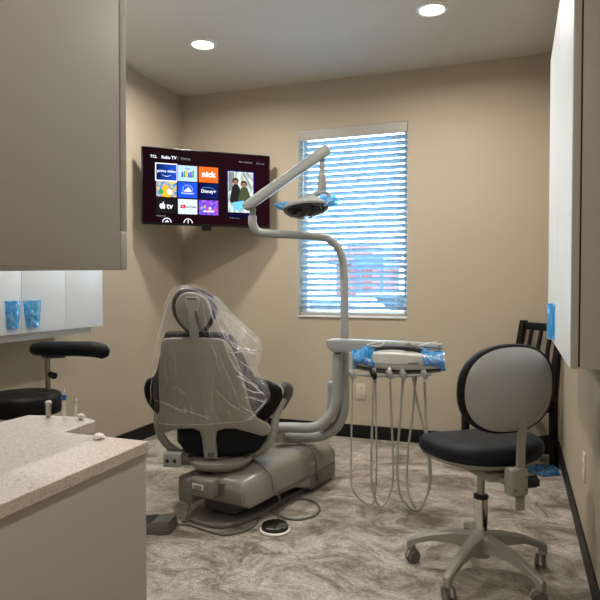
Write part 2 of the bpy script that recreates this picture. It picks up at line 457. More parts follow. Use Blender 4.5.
# -------------------------------------------------- near cabinet and counter
nc = thing('hanging_cabinet', 'tall warm grey cabinet hanging over the quartz counter', 'cabinet', (-1.3, .9, 1.206))
cx1 = -.913
ob('body', MB().box(L, cx1-.0, .45, 1.245, 1.206, 2.5, .001), M['lam'], nc)
for k, (xa, xb) in enumerate(((-1.49, cx1), (-2.07, -1.493), (L, -2.073))):
    ob('door', MB().box(xa, xb, 1.251, 1.272, 1.302, 2.5, .001), M['lam'], nc)
    ob('lower_rail', MB().box(xa, xb, 1.249, 1.272, 1.206, 1.296, .001), M['lam'], nc)
ob('door_shadow_gap', MB().box(L+.02, cx1-.004, 1.245, 1.251, 1.215, 2.49), M['lam_dark'], nc)

ct = MB()
poly = [(-.905, .40), (-.905, 1.348), (-1.187, 1.352)] + [(q_.x, q_.y) for q_ in (on(a_, b__, 2, .76) for a_, b__ in ((94, 421.6), (95.3, 420.8), (94, 419.8), (88, 418), (77, 416.6), (50, 415.4), (28, 415)))] + [(-1.448, 1.352), (L+.001, 1.352), (L+.001, .40)]
b = bmesh.new(); A = [b.verts.new((x, y, .73)) for x, y in poly]; B = [b.verts.new((x, y, .76)) for x, y in poly]
b.faces.new(A); b.faces.new(B)
for i in range(len(poly)):
    j = (i+1) % len(poly); b.faces.new((A[i], A[j], B[j], B[i]))
bmesh.ops.recalc_face_normals(b, faces=b.faces[:])
bmesh.ops.bevel(b, geom=[e for e in b.edges if abs(e.verts[0].co.z-e.verts[1].co.z) < 1e-6], offset=.002, segments=1, affect='EDGES')
ct._take(b)
tag(ob('countertop', ct, M['quartz'], None, (-1.5, .9, .73), ang=20), 'speckled beige quartz countertop with a notched end', 'countertop')
bc = thing('base_cabinet', 'warm grey base cabinet carrying the quartz countertop', 'cabinet', (-1.5, .9, 0))
ob('body', MB().box(L+.001, -.920, .45, 1.31, .0, .728), M['lam'], bc)
ob('end_panel', MB().box(-.919, -.910, .45, 1.342, .0, .729, .001), M['lam'], bc)
# under-counter block below the bump
tag(ob('storage_bin', MB().box(-1.40, -1.23, 1.345, 1.48, 0, .722, .01), M['teal'], None, (-1.3, 1.4, .0)), 'dark teal bin tucked under the counter end', 'bin')

def small(name, px, py, zz, label, cat):
    p = on(px, py, 2, .76)
    return thing(name, label, cat, p), p
t, p = small('glass_tube', 64, 418, 0, 'tall clear tube with a blue band on the counter edge', 'tube')
ob('barrel', MB().lathe([(.006, 0), (.0065, .004), (.0065, .072), (.004, .078)], p, 16), M['tube_glass'], t)
ob('band', MB().lathe([(.0072, 0), (.0076, .004), (.0076, .012), (.0072, .016)], p+Vector((0, 0, .056)), 16), M['blue_band'], t)
ob('tip', MB().lathe([(.003, 0), (.004, .003), (.0035, .014), (.001, .017)], p+Vector((0, 0, .078)), 12), M['white'], t)
t, p = small('glass_tube', 76, 418.5, 0, 'short thin clear tube standing between blue banded tube and tissue', 'tube')
ob('barrel', MB().lathe([(.003, 0), (.0035, .003), (.0035, .05), (.002, .054)], p, 12), M['tube_glass'], t)
ob('tip', MB().lathe([(.0045, 0), (.005, .002), (.002, .008)], p+Vector((0, 0, .054)), 12), M['white'], t)
t, p = small('cup_dispenser', 48.5, 417, 0, 'small grey dispenser cup on the counter before the black seat', 'dispenser')
ob('body', MB().lathe([(.007, 0), (.008, .01), (.0095, .036), (.0095, .042)], p, 20), M['steel'], t)
ob('cap', MB().lathe([(.0098, 0), (.0102, .004), (.008, .008), (.002, .009)], p+Vector((0, 0, .042)), 20), M['white'], t)
def crumple(c, r, seed, flat=1):
    mb = MB(); b = bmesh.new(); bmesh.ops.create_icosphere(b, subdivisions=3, radius=1)
    for v in b.verts:
        q = v.co.normalized(); k = 1+.45*noise.noise(q*2.3+Vector((seed, 0, 0)))
        v.co = Vector((q.x*r*k, q.y*r*k, q.z*r*k*flat))
    b.transform(Matrix.Translation(c)); mb._take(b); return mb
p = on(81, 416.5, 2, .770)
tag(ob('tissue_ball', crumple(p, .0115, 3, .8), M['tissue'], None, p), 'tiny white tissue ball near the thin clear tube', 'tissue')
p = on(99, 436.2, 2, .768)
tag(ob('tissue_ball', crumple(p, .014, 5, .55), M['tissue'], None, p), 'small white tissue scrap by the notch in the counter', 'tissue')

# ------------------------------------------------------ white wall cabinet
wc = thing('wall_cabinet', 'white glossy wall cabinet with blue taped handles', 'cabinet', (L, 2.2, .924))
ob('body', MB().box(L, -2.342, 1.40, 2.99, .926, 2.1), M['white_lam'], wc)
ob('light_rail', MB().box(L, -2.36, 1.40, 2.93, .885, .925, .001), M['white_edge'], wc)
ys = [2.99, 2.676, 2.364, 2.05, 1.74, 1.43]
for k in range(5):
    ya, yb2 = ys[k+1]+.0015, ys[k]-.0015
    d = ob('door', MB().box(-2.339, -2.32, ya, yb2, .926, 2.1, .001), M['white_lam'], wc)
    if k in (1, 2):
        yc = 2.364+(.066 if k == 1 else -.062)
        h = ob('handle', MB().tube([(-2.32, yc, .985), (-2.295, yc, .988), (-2.292, yc, 1.03), (-2.295, yc, 1.075), (-2.32, yc, 1.078)], .005, 8), M['steel'], d)
        n0 = 3.1*k
        def fn(u, v, yc=yc, n0=n0, k=k):
            w_ = (.047 if k == 2 else .060)*(.75+.35*v)
            yy = yc+(u-.5)*2*w_*.9 + .006*noise.noise((v*3, n0, 0))
            return Vector((-2.319+.034*math.sin(PI*u)**.6+.004*noise.noise((u*6, v*6, n0)), yy, .955+.135*v+.006*noise.noise((u*4, n0, v))))
        ob('barrier_film', MB().sheet(fn, 14, 14), M['blue_solid' if k == 2 else 'blue'], d, label='blue barrier film over the handle')

# ------------------------------------------------------- cabinet at the wall
rc = thing('wall_cabinet', 'shallow tall cabinet with white doors on the wall beside the black chair', 'cabinet', (R, 2.5, .925))
RX = .147
ob('body', MB().box(RX+.026, R, 1.915, 3.245, .925, 2.27, .001), M['lam'], rc)
ob('door_shadow_gap', MB().box(RX+.021, RX+.026, 1.919, 3.24, .93, 2.265), M['lam_dark'], rc)
for ya, yb2 in ((2.566, 3.25), (1.915, 2.563)):
    d = ob('door', MB().box(RX+.001, RX+.021, ya, yb2, .925, 2.27, .001), M['lam'], rc)
    ob('door_face', MB().box(RX-.001, RX+.0012, ya+.001, yb2-.001, .926, 2.269), M['white_lam'], d, label='white glossy door face')
    if ya > 2.5:
        yc = 2.72
        ob('handle', MB().tube([(RX, yc, .965), (RX-.020, yc, .968), (RX-.022, yc, 1.0), (RX-.020, yc, 1.062), (RX, yc, 1.065)], .004, 8), M['black_plastic'], d)
        ob('barrier_film', MB().sheet(lambda u, v: Vector((RX-.0015-.027*math.sin(PI*u)**.35+.002*noise.noise((u*5, v*5, 9)), yc-.06+.12*u, .945+.145*v)), 16, 10), M['blue_solid'], d, label='blue barrier film over the handle')

# ------------------------------------------------------------- wall plates
p = Vector((-1.112, D, .357))
t = thing('outlet_plate', 'ivory outlet plate low on the wall under the window', 'outlet', p)
ob('plate', MB().box(p.x-.037, p.x+.037, D-.006, D, p.z-.062, p.z+.062, .003), M['off'], t)
for dz in (-.024, .024):
    s_ = ob('socket', MB(Matrix.Translation((p.x, D-.0065, p.z+dz)) @ Matrix.Rotation(PI/2, 4, 'X')).lathe([(.016, -.001), (.016, .001), (.013, .0015)], seg=20), M['off'], t)
    ob('slot', MB().box(p.x-.008, p.x-.005, D-.0092, D-.0078, p.z+dz-.002, p.z+dz+.007).box(p.x+.004, p.x+.007, D-.0092, D-.0078, p.z+dz-.002, p.z+dz+.007), M['black_plastic'], s_)
p = Vector((R, 2.85, .385))
t = thing('outlet_plate', 'pale outlet plate on the side wall beside the rolling stool', 'outlet', p)
ob('plate', MB().box(R-.006, R, p.y-.037, p.y+.037, p.z-.062, p.z+.062, .003), M['off'], t)
for dz in (-.024, .024):
    ob('socket', MB(Matrix.Translation((R-.0065, p.y, p.z+dz)) @ Matrix.Rotation(PI/2, 4, 'Y')).lathe([(.016, -.001), (.016, .001), (.013, .0015)], seg=20), M['white'], t)

# -------------------------------------------------------------- television
TVC = Vector((-2.182, 4.046, 1.888)); TA = .704; TW, TH = .97, .561
TM = Matrix.Translation(TVC) @ Matrix.Rotation(TA, 4, 'Z')
tv = thing('television', 'black flat television mounted across the corner showing app tiles', 'television', TVC)
ob('casing', MB(TM).box(-TW/2, TW/2, 0, .03, -TH/2, TH/2, .003).box(-TW*.36, TW*.36, .03, .06, -TH*.42, TH*.1, .006), M['tv_black'], tv)
ob('wall_bracket', MB(TM).box(-.1, .1, .06, .075, -.1, .1).tube([(0, .07, 0), (0, .18, 0), (.02, .40, 0)], .018, 10, False).box(-.035, .035, .05, .09, -.31, -.17, .005), M['black_plastic'], tv)
def tvmat(name, c1, c2, s=1.0, ax='x', wave=0):
    m = bpy.data.materials.new(name); m.use_nodes = True; nt = m.node_tree; N = nt.nodes.new; K = nt.links.new
    b = nt.nodes['Principled BSDF']; b.inputs['Base Color'].default_value = (.01, .01, .01, 1); b.inputs['Roughness'].default_value = .5; b.inputs['Specular IOR Level'].default_value = 0; b.inputs['Base Color'].default_value = (.002, .002, .002, 1)
    tc = N('ShaderNodeTexCoord'); sp = N('ShaderNodeSeparateXYZ'); K(tc.outputs['Generated'], sp.inputs[0])
    r = N('ShaderNodeValToRGB'); r.color_ramp.elements[0].color = lin(c1); r.color_ramp.elements[1].color = lin(c2)
    if wave:
        n = N('ShaderNodeTexNoise'); n.inputs['Scale'].default_value = wave; K(tc.outputs['Generated'], n.inputs['Vector'])
        r.color_ramp.elements[0].position = .4; r.color_ramp.elements[1].position = .6; K(n.outputs['Fac'], r.inputs['Fac'])
    else: K(sp.outputs['X' if ax == 'x' else 'Z'], r.inputs['Fac'])
    K(r.outputs[0], b.inputs['Emission Color']); b.inputs['Emission Strength'].default_value = s
    return m
ob('screen', MB(TM).box(-TW/2+.008, TW/2-.008, -.001, .001, -TH/2+.014, TH/2-.008), tvmat('maroon_screen', '16030a', '240811', .8), tv, label='dark maroon glowing screen')
SW, SH = TW, TH
def ux(s):
    zl, zr = 4.39, 4.72
    return s*zl/(s*zl+(1-s)*zr)
def q(u, v): return ((ux(u)-.5)*SW, (.5-v)*SH)
E_ = {n: emis('screen_'+n, c, s) for n, c, s in (('white', 'f0f4ff', 1.0), ('navy', '0b1a5c', 1), ('blue', '1250e0', 1), ('pale', 'b8d8ee', 1), ('orange', 'f4691c', 1.0),
      ('black', '050507', 1), ('deep', '0a1248', 1), ('red', 'e02020', 1), ('green', '2f9e4a', 1), ('yellow', 'e6b422', 1), ('dark', '15181a', 1), ('skin', 'a8785a', .8), ('olive', '4c5638', .8), ('gray', '8a8f92', .8), ('cyan', '6fc6f0', 1), ('pink', 'd04a9a', 1), ('purple', '5a3ad0', 1))}
def tile(u0, u1, v0, v1, m, label, dy=.0):
    x0, z1 = q(u0, v0); x1, z0 = q(u1, v1)
    return ob('app_tile', MB(TM).box(x0, x1, -.0035+dy, -.001, z0, z1), m, tv, label=label), x0, x1, z0, z1
def tx(s_, x, z_, size, m, par, bold=0, align='CENTER', sx=1, name='lettering', dy=0):
    return text_mesh(s_, size, TM @ Matrix.Translation((x, -.0042+dy, z_)) @ Matrix.Rotation(PI/2, 4, 'X'), m, name, par, align, bold, sx)
def shape(pts, m, par, name='emblem', dy=0):
    return ob(name, MB(TM).ext(pts, -.0045+dy, -.0037+dy), m, par, ang=20)
def circ(cx, cz, r, n=24, a0=0, a1=2*PI):
    return [(cx+r*math.cos(a0+(a1-a0)*k/n), cz+r*math.sin(a0+(a1-a0)*k/n)) for k in range(n+(0 if a1-a0 > 6.28 else 1))]
US = [(.114, .272), (.283, .432), (.445, .595)]
VS = [(.215, .42), (.435, .635), (.655, .85)]
# focus outline and tile 1
x0, z1 = q(US[0][0]-.008, VS[0][0]-.014); x1, z0 = q(US[0][1]+.006, VS[0][1]+.014)
ob('focus_outline', MB(TM).box(x0, x1, -.0026, -.001, z0, z1), E_['white'], tv, label='white outline round the chosen tile')
t, x0, x1, z0, z1 = tile(*US[0], *VS[0], tvmat('prime_blue', '06103e', '1a50c0', 1), 'blue tile reading prime video', -.0005)
cx, cz = (x0+x1)/2, (z0+z1)/2
tx('prime video', cx, cz-.001, .028, E_['white'], t, .0006, dy=-.0005)
sm = [(cx-.038+.076*k/10, cz-.016-.012*math.sin(PI*k/10)) for k in range(11)]
shape(sm+[(x, z_-.004*math.sin(PI*(k)/10)) for k, (x, z_) in list(enumerate(sm))[::-1]], E_['white'], t, 'smile_emblem', -.0005)
# tile 2
t, x0, x1, z0, z1 = tile(*US[1], *VS[0], E_['pale'], 'pale blue tile with coloured blocks')
cx, cz = (x0+x1)/2, (z0+z1)/2
tx('Red', cx, z1-.028, .02, E_['blue'], t, .0004)
for k, nm in enumerate(('blue', 'green', 'yellow', 'blue', 'purple', 'green')):
    xx = cx-.048+.016*k; hh = .035+.008*((k*7) % 3)
    shape([(xx, cz-.028), (xx+.014, cz-.028), (xx+.014, cz-.028+hh), (xx+.004, cz-.026+hh)], E_[nm], t, 'block_emblem')
# tile 3
t, x0, x1, z0, z1 = tile(*US[2], *VS[0], E_['orange'], 'orange tile reading nick')
cx, cz = (x0+x1)/2, (z0+z1)/2
tx('nick', cx, cz-.015, .056, E_['white'], t, .0024, sx=1.1)
# tile 4, plain colour patches
t, x0, x1, z0, z1 = tile(*US[0], *VS[1], tvmat('sky_tile', '2f8fe0', 'f0c84a', 1, 'z', 6), 'blue and yellow picture tile')
cx, cz = (x0+x1)/2, (z0+z1)/2
shape(bez([(cx-.03, z0+.004), (cx-.035, cz), (cx-.01, cz+.03), (cx+.02, cz+.01), (cx+.035, z0+.004)]), E_['yellow'], t, 'picture_shape')
shape(circ(cx+.02, cz-.02, .02), E_['white'], t, 'picture_shape', -.0003)
shape(circ(cx-.04, cz-.02, .018), E_['green'], t, 'picture_shape', -.0003)
# tile 5 mountain in a ring of stars
t, x0, x1, z0, z1 = tile(*US[1], *VS[1], E_['blue'], 'bright blue tile with a white mountain emblem')
cx, cz = (x0+x1)/2, (z0+z1)/2+.008
pk = [(cx-.03, cz-.02), (cx-.014, cz+.002), (cx-.008, cz-.002), (cx+.004, cz+.018), (cx+.014, cz+.002), (cx+.018, cz+.005), (cx+.03, cz-.02)]
shape(pk, E_['white'], t, 'mountain_emblem')
for k in range(13):
    a_ = -.3+(PI+.6)*k/12
    shape(circ(cx+.036*math.cos(a_), cz-.004+.033*math.sin(a_), .0028, 6), E_['white'], t, 'star')
tx('Paramount+', cx, cz-.037, .019, E_['white'], t, .0003)
# tile 6
t, x0, x1, z0, z1 = tile(*US[2], *VS[1], tvmat('disney_navy', '04083a', '0a1c64', 1), 'navy tile reading Disney plus')
cx, cz = (x0+x1)/2, (z0+z1)/2
tx('Disney+', cx, cz-.012, .034, E_['white'], t, .0008)
arc = [(cx-.05+.09*k/12, cz+.012+.018*math.sin(PI*(.15+.75*k/12))) for k in range(13)]
shape(arc+[(x, z_-.0022) for x, z_ in arc[::-1]], E_['cyan'], t, 'arc_emblem')
# tile 7
t, x0, x1, z0, z1 = tile(*US[0], *VS[2], E_['black'], 'black tile with an apple emblem and tv')
cx, cz = (x0+x1)/2, (z0+z1)/2
ap = bez([(cx-.034, cz+.014), (cx-.024, cz+.017), (cx-.012, cz+.009), (cx-.015, cz-.001), (cx-.009, cz-.009), (cx-.018, cz-.023), (cx-.029, cz-.020), (cx-.040, cz-.023), (cx-.051, cz-.006), (cx-.046, cz+.013)])
shape(ap, E_['white'], t, 'apple_emblem')
shape(bez([(cx-.031, cz+.019), (cx-.021, cz+.031), (cx-.022, cz+.022)]), E_['white'], t, 'leaf_emblem')
tx('tv', cx+.022, cz-.02, .058, E_['white'], t, .0012)
# tile 8
t, x0, x1, z0, z1 = tile(*US[1], *VS[2], emis('screen_pale_white', 'd4e2ee', 1), 'white tile reading YouTube')
cx, cz = (x0+x1)/2, (z0+z1)/2
shape(bez([(cx-.05, cz+.011), (cx-.02, cz+.011), (cx-.018, cz-.011), (cx-.052, cz-.011)]), E_['red'], t, 'play_emblem')
shape([(cx-.040, cz+.006), (cx-.040, cz-.006), (cx-.029, cz)], E_['white'], t, 'play_arrow', -.0003)
tx('YouTube', cx+.018, cz-.008, .024, E_['dark'], t, .0004)
# tile 9, plain colour patches
t, x0, x1, z0, z1 = tile(*US[2], *VS[2], tvmat('mixed_tile', '2a3fd8', 'c060d0', 1, 'x', 7), 'blue and pink picture tile')
cx, cz = (x0+x1)/2, (z0+z1)/2
for k in range(6):
    shape(circ(cx-.05+.02*k, cz-.006+.014*math.sin(k*2.1), .010), E_[('cyan', 'yellow', 'pink', 'white', 'blue', 'pink')[k]], t, 'picture_shape', -.0001*k)
shape([(cx-.045, cz-.033), (cx+.045, cz-.033), (cx+.04, cz-.022), (cx-.04, cz-.022)], E_['white'], t, 'picture_shape')
# header and other lettering
def stx(s_, u, v, size, m, align='LEFT', bold=0, sx=1):
    x, z_ = q(u, v); return tx(s_, x, z_, size, m, tv, bold, align, sx, 'screen_lettering', .002)
stx('TCL', .068, .14, .027, E_['white'], bold=.0006, sx=1.0)
stx('Roku TV', .155, .142, .030, E_['white'], bold=.0010)
stx('|  Home', .28, .142, .028, E_['gray'], bold=.0002)
stx('All in Options', .755, .125, .019, E_['gray'], bold=.0002)
stx('8:21 am', .895, .13, .019, E_['gray'], bold=.0002)
stx('Featured', .115, .895, .018, E_['gray'], bold=.0002)
for uu, k in ((.195, 0), (.36, 1)):
    cx, cz = q(uu, .985); cz = -TH/2+.018
    a_ = circ(cx, cz, .034, 20, 0, PI)
    shape(a_+[(cx+.028*math.cos(PI-PI*j/20), cz+.028*math.sin(PI-PI*j/20)) for j in range(21)], E_['white'], tv, 'round_icon')
    if k: shape([(cx-.004, cz), (cx+.004, cz), (cx+.003, cz+.022), (cx-.003, cz+.022)], E_['white'], tv, 'icon_hand')
    else: shape([(cx-.016, cz+.002), (cx+.016, cz+.002), (cx, cz+.02)], E_['white'], tv, 'icon_hand')
# poster on screen
x0, z1 = q(.664, .24); x1, z0 = q(.878, .88)
ob('poster_glow', MB(TM).box(x0, x1, -.0024, -.001, z0, z1), tvmat('violet_panel', '0c0522', '2a0f96', .7, 'z'), tv, label='dim violet panel')
x0, z1 = q(.672, .25); x1, z0 = q(.868, .80)
t = ob('poster_picture', MB(TM).box(x0, x1, -.0034, -.001, z0, z1), tvmat('poster_back', '9fb0a8', 'e6efe6', 1, 'z', 5), tv, label='pale poster picture with two people')
wd = x1-x0; hh = z1-z0
def pp(a_, b__): return (x0+wd*a_, z0+hh*b__)
shape([pp(.02, .98), pp(.25, .98), pp(.16, .55), pp(.02, .5)], E_['gray'], t, 'picture_shape')
shape([pp(.55, .98), pp(.62, .98), pp(.95, .62), pp(.95, .56)], E_['gray'], t, 'picture_shape')
shape([pp(.72, .98), pp(.77, .98), pp(.97, .84), pp(.97, .79)], E_['gray'], t, 'picture_shape')
shape(bez([pp(.08, .25), pp(.14, .55), pp(.22, .68), pp(.38, .68), pp(.5, .5), pp(.48, .25)], 4), E_['dark'], t, 'poster_figure', -.0002)
shape(bez([pp(.42, .22), pp(.46, .5), pp(.54, .62), pp(.74, .62), pp(.88, .4), pp(.92, .22)], 4), E_['olive'], t, 'poster_figure', -.0004)
for a_, b__, r_ in ((.29, .77, .024), (.62, .71, .025)):
    c_ = pp(a_, b__); shape(circ(c_[0], c_[1], r_), E_['dark'], t, 'poster_hair', -.0005); shape(circ(c_[0], c_[1]-.008, r_*.72), E_['skin'], t, 'poster_face', -.0007)
shape([pp(.18, .24), pp(.62, .30), pp(.66, .10), pp(.2, .04)], E_['cyan'], t, 'poster_title', -.0009)
stx('Watch now', .68, .885, .017, E_['gray'])

# ------------------------------------------------------- black dining chair
P1 = Vector((.225, 4.165, 0)); P2 = Vector((-.005, 4.375, 0))
bx = (P2-P1).normalized(); wch = (P2-P1).length
fdir = Vector((-.67, -.74, 0)); fdir = Vector((-bx.y, bx.x, 0)); fdir = fdir if fdir.y < 0 else -fdir
CM = Matrix(((bx.x, -fdir.x, 0, P1.x), (bx.y, -fdir.y, 0, P1.y), (0, 0, 1, 0), (0, 0, 0, 1)))   # x along the back, y away from seat
dc = thing('wooden_chair', 'black slat-back wooden chair standing in the corner behind the stool', 'chair', P1)
def dleg(x, y, back):
    if back:
        return MB(CM).rings([[(x-.018, y+o-.02, z_), (x+.018, y+o-.02, z_), (x+.018, y+o+.02, z_), (x-.018, y+o+.02, z_)] for z_, o in ((0, .01), (.25, 0), (.45, 0), (.7, .025), (.925, .075))])
    return MB(CM).box(x-.018, x+.018, y-.02, y+.02, 0, .43, .003)
SDP = .45
for x in (0, wch): ob('rear_leg', dleg(x, 0, True), M['dark_wood'], dc)
for x in (0, wch): ob('front_leg', dleg(x, -SDP, False), M['dark_wood'], dc)
ob('seat', MB(CM).box(-.03, wch+.03, -SDP-.03, .0, .43, .455, .008), M['dark_wood'], dc)
ob('apron', MB(CM).box(.019, wch-.019, -SDP-.01, -SDP+.01, .36, .43).box(.019, wch-.019, -.01, .01, .36, .43).box(-.01, .01, -SDP+.02, -.02, .36, .43).box(wch-.01, wch+.01, -SDP+.02, -.02, .36, .43), M['dark_wood'], dc)
ob('stretcher', MB(CM).box(-.01, .01, -SDP+.02, -.02, .18, .215).box(wch-.01, wch+.01, -SDP+.02, -.02, .18, .215), M['dark_wood'], dc)
ob('top_rail', MB(CM).box(.018, wch-.018, .055, .08, .865, .915, .004), M['dark_wood'], dc)
ob('lower_back_rail', MB(CM).box(.018, wch-.018, .005, .025, .55, .59, .003), M['dark_wood'], dc)
for k in range(3):
    x = wch*(k+1)/4
    ob('back_slat', MB(CM).rings([[(x-.011, o-.008, z_), (x+.011, o-.008, z_), (x+.011, o+.008, z_), (x-.011, o+.008, z_)] for z_, o in ((.59, .018), (.75, .035), (.866, .066))]), M['dark_wood'], dc)

# --------------------------------------------------- rolling stool with back
SC = Vector((-.13, 2.52, 0)); SA = math.radians(37); SM = frame(SC, SA)
st = thing('rolling_stool', 'dark blue rolling stool with grey oval backrest and five casters', 'stool', SC)
arms = [36, 108, 180, 252, 324]
cols = MB(Matrix.Translation(SC)).lathe([(.02, .075), (.038, .08), (.044, .10), (.046, .15), (.040, .175), (.03, .185)])
hub = ob('hub', cols, M['shell'], st)
for a_ in arms:
    r_ = math.radians(a_-3); d_ = Vector((math.cos(r_), math.sin(r_), 0)); n_ = Vector((-d_.y, d_.x, 0))
    rings = []
    for s_, hw, zt, zb in ((.03, .026, .172, .10), (.10, .022, .165, .115), (.19, .018, .143, .112), (.255, .016, .118, .09), (.285, .015, .105, .062), (.298, .012, .095, .058)):
        c_ = SC+d_*s_
        rings.append([c_+n_*hw+Vector((0, 0, zb)), c_+n_*hw+Vector((0, 0, zt-.007)), c_+n_*hw*.6+Vector((0, 0, zt)), c_-n_*hw*.6+Vector((0, 0, zt)), c_-n_*hw+Vector((0, 0, zt-.007)), c_-n_*hw+Vector((0, 0, zb))])
    ob('base_arm', MB().rings(rings), M['shell'], st)
    cc = SC+d_*.275; wr = Matrix.Translation(cc+Vector((0, 0, .0275))) @ Matrix.Rotation(r_+.9, 4, 'Z') @ Matrix.Rotation(PI/2, 4, 'X')
    cm = MB(); cm.m = Matrix()
    for o_ in (-.021, .007):
        cm.lathe([(.004, o_), (.024, o_), (.0275, o_+.003), (.0275, o_+.011), (.024, o_+.014), (.004, o_+.014)], seg=20, mtx=wr)
    cs = ob('caster', cm, M['shell_dark'], st)
    hd = MB(); ww = Matrix.Translation(cc) @ Matrix.Rotation(r_+.9, 4, 'Z')
    hd.rings([[(.031*math.cos(t_), y_, .030+.031*math.sin(t_)) for t_ in [PI*k/10-.1 for k in range(11)]]+[(-.02, y_, .03), (.02, y_, .03)] for y_ in (-.006, .006)], mtx=ww)
    hd.box(-.008, .008, -.008, .008, .055, .075, mtx=ww)
    ob('caster_hood', hd, M['shell'], cs)
ob('gas_lift', MB(Matrix.Translation(SC)).lathe([(.027, .175), (.027, .312), (.022, .317)]), M['chrome'], st, label='chrome outer column')
ob('lift_collar', MB(Matrix.Translation(SC)).lathe([(.024, .309), (.030, .312), (.030, .324), (.02, .327)]), M['black_plastic'], st)
ob('lift_rod', MB(Matrix.Translation(SC)).lathe([(.015, .322), (.015, .46)]), M['steel'], st)
# seat: saddle-ish oval pad, wide side to side
def so(a_, rx, ry, e=2.4):
    c_, s_ = math.cos(a_), math.sin(a_)
    return (math.copysign(abs(c_)**(2/e), c_)*rx, math.copysign(abs(s_)**(2/e), s_)*ry)
def pad(mb, rx, ry, prof, cx=0, cy=0, bend=None, e=2.4, n=48):
    rings = []
    for k_, z_ in prof:
        rg = []
        for j in range(n):
            x, y = so(2*PI*j/n, max(rx-k_, .002), max(ry-k_, .002), e)
            zz = z_ + (bend(x, y) if bend else 0)
            rg.append((cx+x, cy+y, zz))
        rings.append(rg)
    return mb.rings(rings)
sb = lambda x, y: .018*(x/.24)**2 - .03*max(0, y/.22)**2 + .012*max(0, -y/.22)**2
pad(m_ := MB(SM), .236, .222, [(.235, .478), (.10, .476), (.03, .480), (.008, .492), (0, .512), (.004, .535), (.018, .550), (.05, .560), (.11, .566), (.235, .568)], 0, .01, sb)
ob('seat', m_, M['navy'], st, ang=60, label='dark blue vinyl seat pad')
pad(m_ := MB(SM), .236, .222, [(.235, .452), (.15, .455), (.05, .464), (.018, .474), (.012, .486)], 0, .01, sb)
ob('seat_pan', m_, M['shell'], st, ang=60)
ob('seat_mechanism', MB(SM).box(-.07, .07, -.16, .08, .425, .462, .012).box(-.03, .03, -.245, -.12, .425, .45, .005), M['shell'], st)
# bracket with knob and upright, near the viewer
BP = SC + (SM.to_3x3() @ Vector((0, -.235, 0)))
br = ob('bracket', MB(SM).box(-.052, .022, -.265, -.215, .405, .505, .01), M['shell'], st)
for dx, dz in ((-.035, .43), (.01, .43), (.01, .475)):
    ob('screw', MB(SM @ Matrix.Translation((dx, -.266, dz)) @ Matrix.Rotation(PI/2, 4, 'X')).lathe([(.004, -.002), (.004, .002), (.001, .003)], seg=10), M['shell_dark'], br)
kb = MB(SM @ Matrix.Translation((.058, -.235, .445)) @ Matrix.Rotation(PI/2, 4, 'Y'))
kb.rings([[((.021+.003*math.cos(k*PI/2))*math.cos(2*PI*k/24), (.021+.003*math.cos(k*PI/2))*math.sin(2*PI*k/24), z_) for k in range(24)] for z_ in (-.03, .018)])
ob('knob', kb, M['black_plastic'], st)
up_ = []
for z_, y_ in ((.345, -.235), (.50, -.235), (.60, -.238), (.68, -.250), (.76, -.262)):
    up_.append([(-.008, y_-.007, z_), (.022, y_-.007, z_), (.022, y_+.007, z_), (-.008, y_+.007, z_)])
ob('upright', MB(SM).rings(up_), M['shell'], st)
# oval backrest: axis along local y
OC = Vector((-.035, -.225, .79))
def oval(mb, rx, rz, prof, tilt_=-.06, bow=.35):
    rings = []
    for k_, y_ in prof:
        rg = []
        for j in range(56):
            x, z_ = so(2*PI*j/56, max(rx-k_, .002), max(rz-k_, .002), 2.35)
            rg.append((OC.x+x, OC.y+y_+bow*x*x+tilt_*z_, OC.z+z_))
        rings.append(rg)
    return mb.rings(rings)
ob('backrest_shell', oval(MB(SM), .186, .155, [(.19, -.052), (.12, -.05), (.06, -.042), (.02, -.028), (0, -.012), (.004, 0)]), M['shell_light'], st, ang=60, label='light grey oval backrest shell')
ob('backrest_pad', oval(MB(SM), .202, .166, [(.02, -.012), (.004, -.008), (0, .004), (.004, .022), (.02, .038), (.06, .048), (.19, .05)]), M['black_vinyl'], st, ang=60, label='black backrest cushion')

# ----------------------------------------------- assistant stool with arm rest
AC = Vector((-2.23, 2.28, 0))
as_ = thing('assistant_stool', 'round black stool with curved padded arm behind the counter', 'stool', AC)
AM = Matrix.Translation(AC)
ob('seat', MB(AM).lathe([(.01, .548), (.15, .55), (.168, .556), (.172, .57), (.172, .628), (.165, .642), (.15, .648), (.01, .652)], seg=44), M['black_vinyl'], as_, ang=50)
ob('column', MB(AM).lathe([(.028, .10), (.028, .36), (.016, .365), (.016, .55)]), M['chrome'], as_)
ob('foot_ring', MB(AM).tube([(.17*math.cos(2*PI*k/24), .17*math.sin(2*PI*k/24), .24) for k in range(25)], .009, 8, False).tube([(-.165, 0, .24), (.165, 0, .24)], .006, 8, False), M['chrome'], as_)
for k in range(5):
    r_ = 2*PI*k/5+.3; d_ = Vector((math.cos(r_), math.sin(r_), 0))
    ob('base_arm', MB().tube([AC+d_*.02+Vector((0, 0, .12)), AC+d_*.14+Vector((0, 0, .105)), AC+d_*.245+Vector((0, 0, .075))], [.024, .02, .014], 10), M['shell'], as_)
    ob('caster', MB(Matrix.Translation(AC+d_*.24+Vector((0, 0, .0275))) @ Matrix.Rotation(r_, 4, 'Z') @ Matrix.Rotation(PI/2, 4, 'X')).lathe([(.004, -.018), (.025, -.018), (.0275, -.012), (.0275, .012), (.025, .018), (.004, .018)]), M['rubber'], as_)
pst = at(48, 388, 3.0)
ob('arm_post', MB().tube([(pst.x, pst.y, .50), (pst.x, pst.y, .83)], .013, 12, False), M['steel'], as_)
ob('arm_post_support', MB().tube([(AC.x, AC.y, .535), (pst.x, pst.y-.0, .535), (pst.x, pst.y, .545)], .012, 8, False), M['steel'], as_)
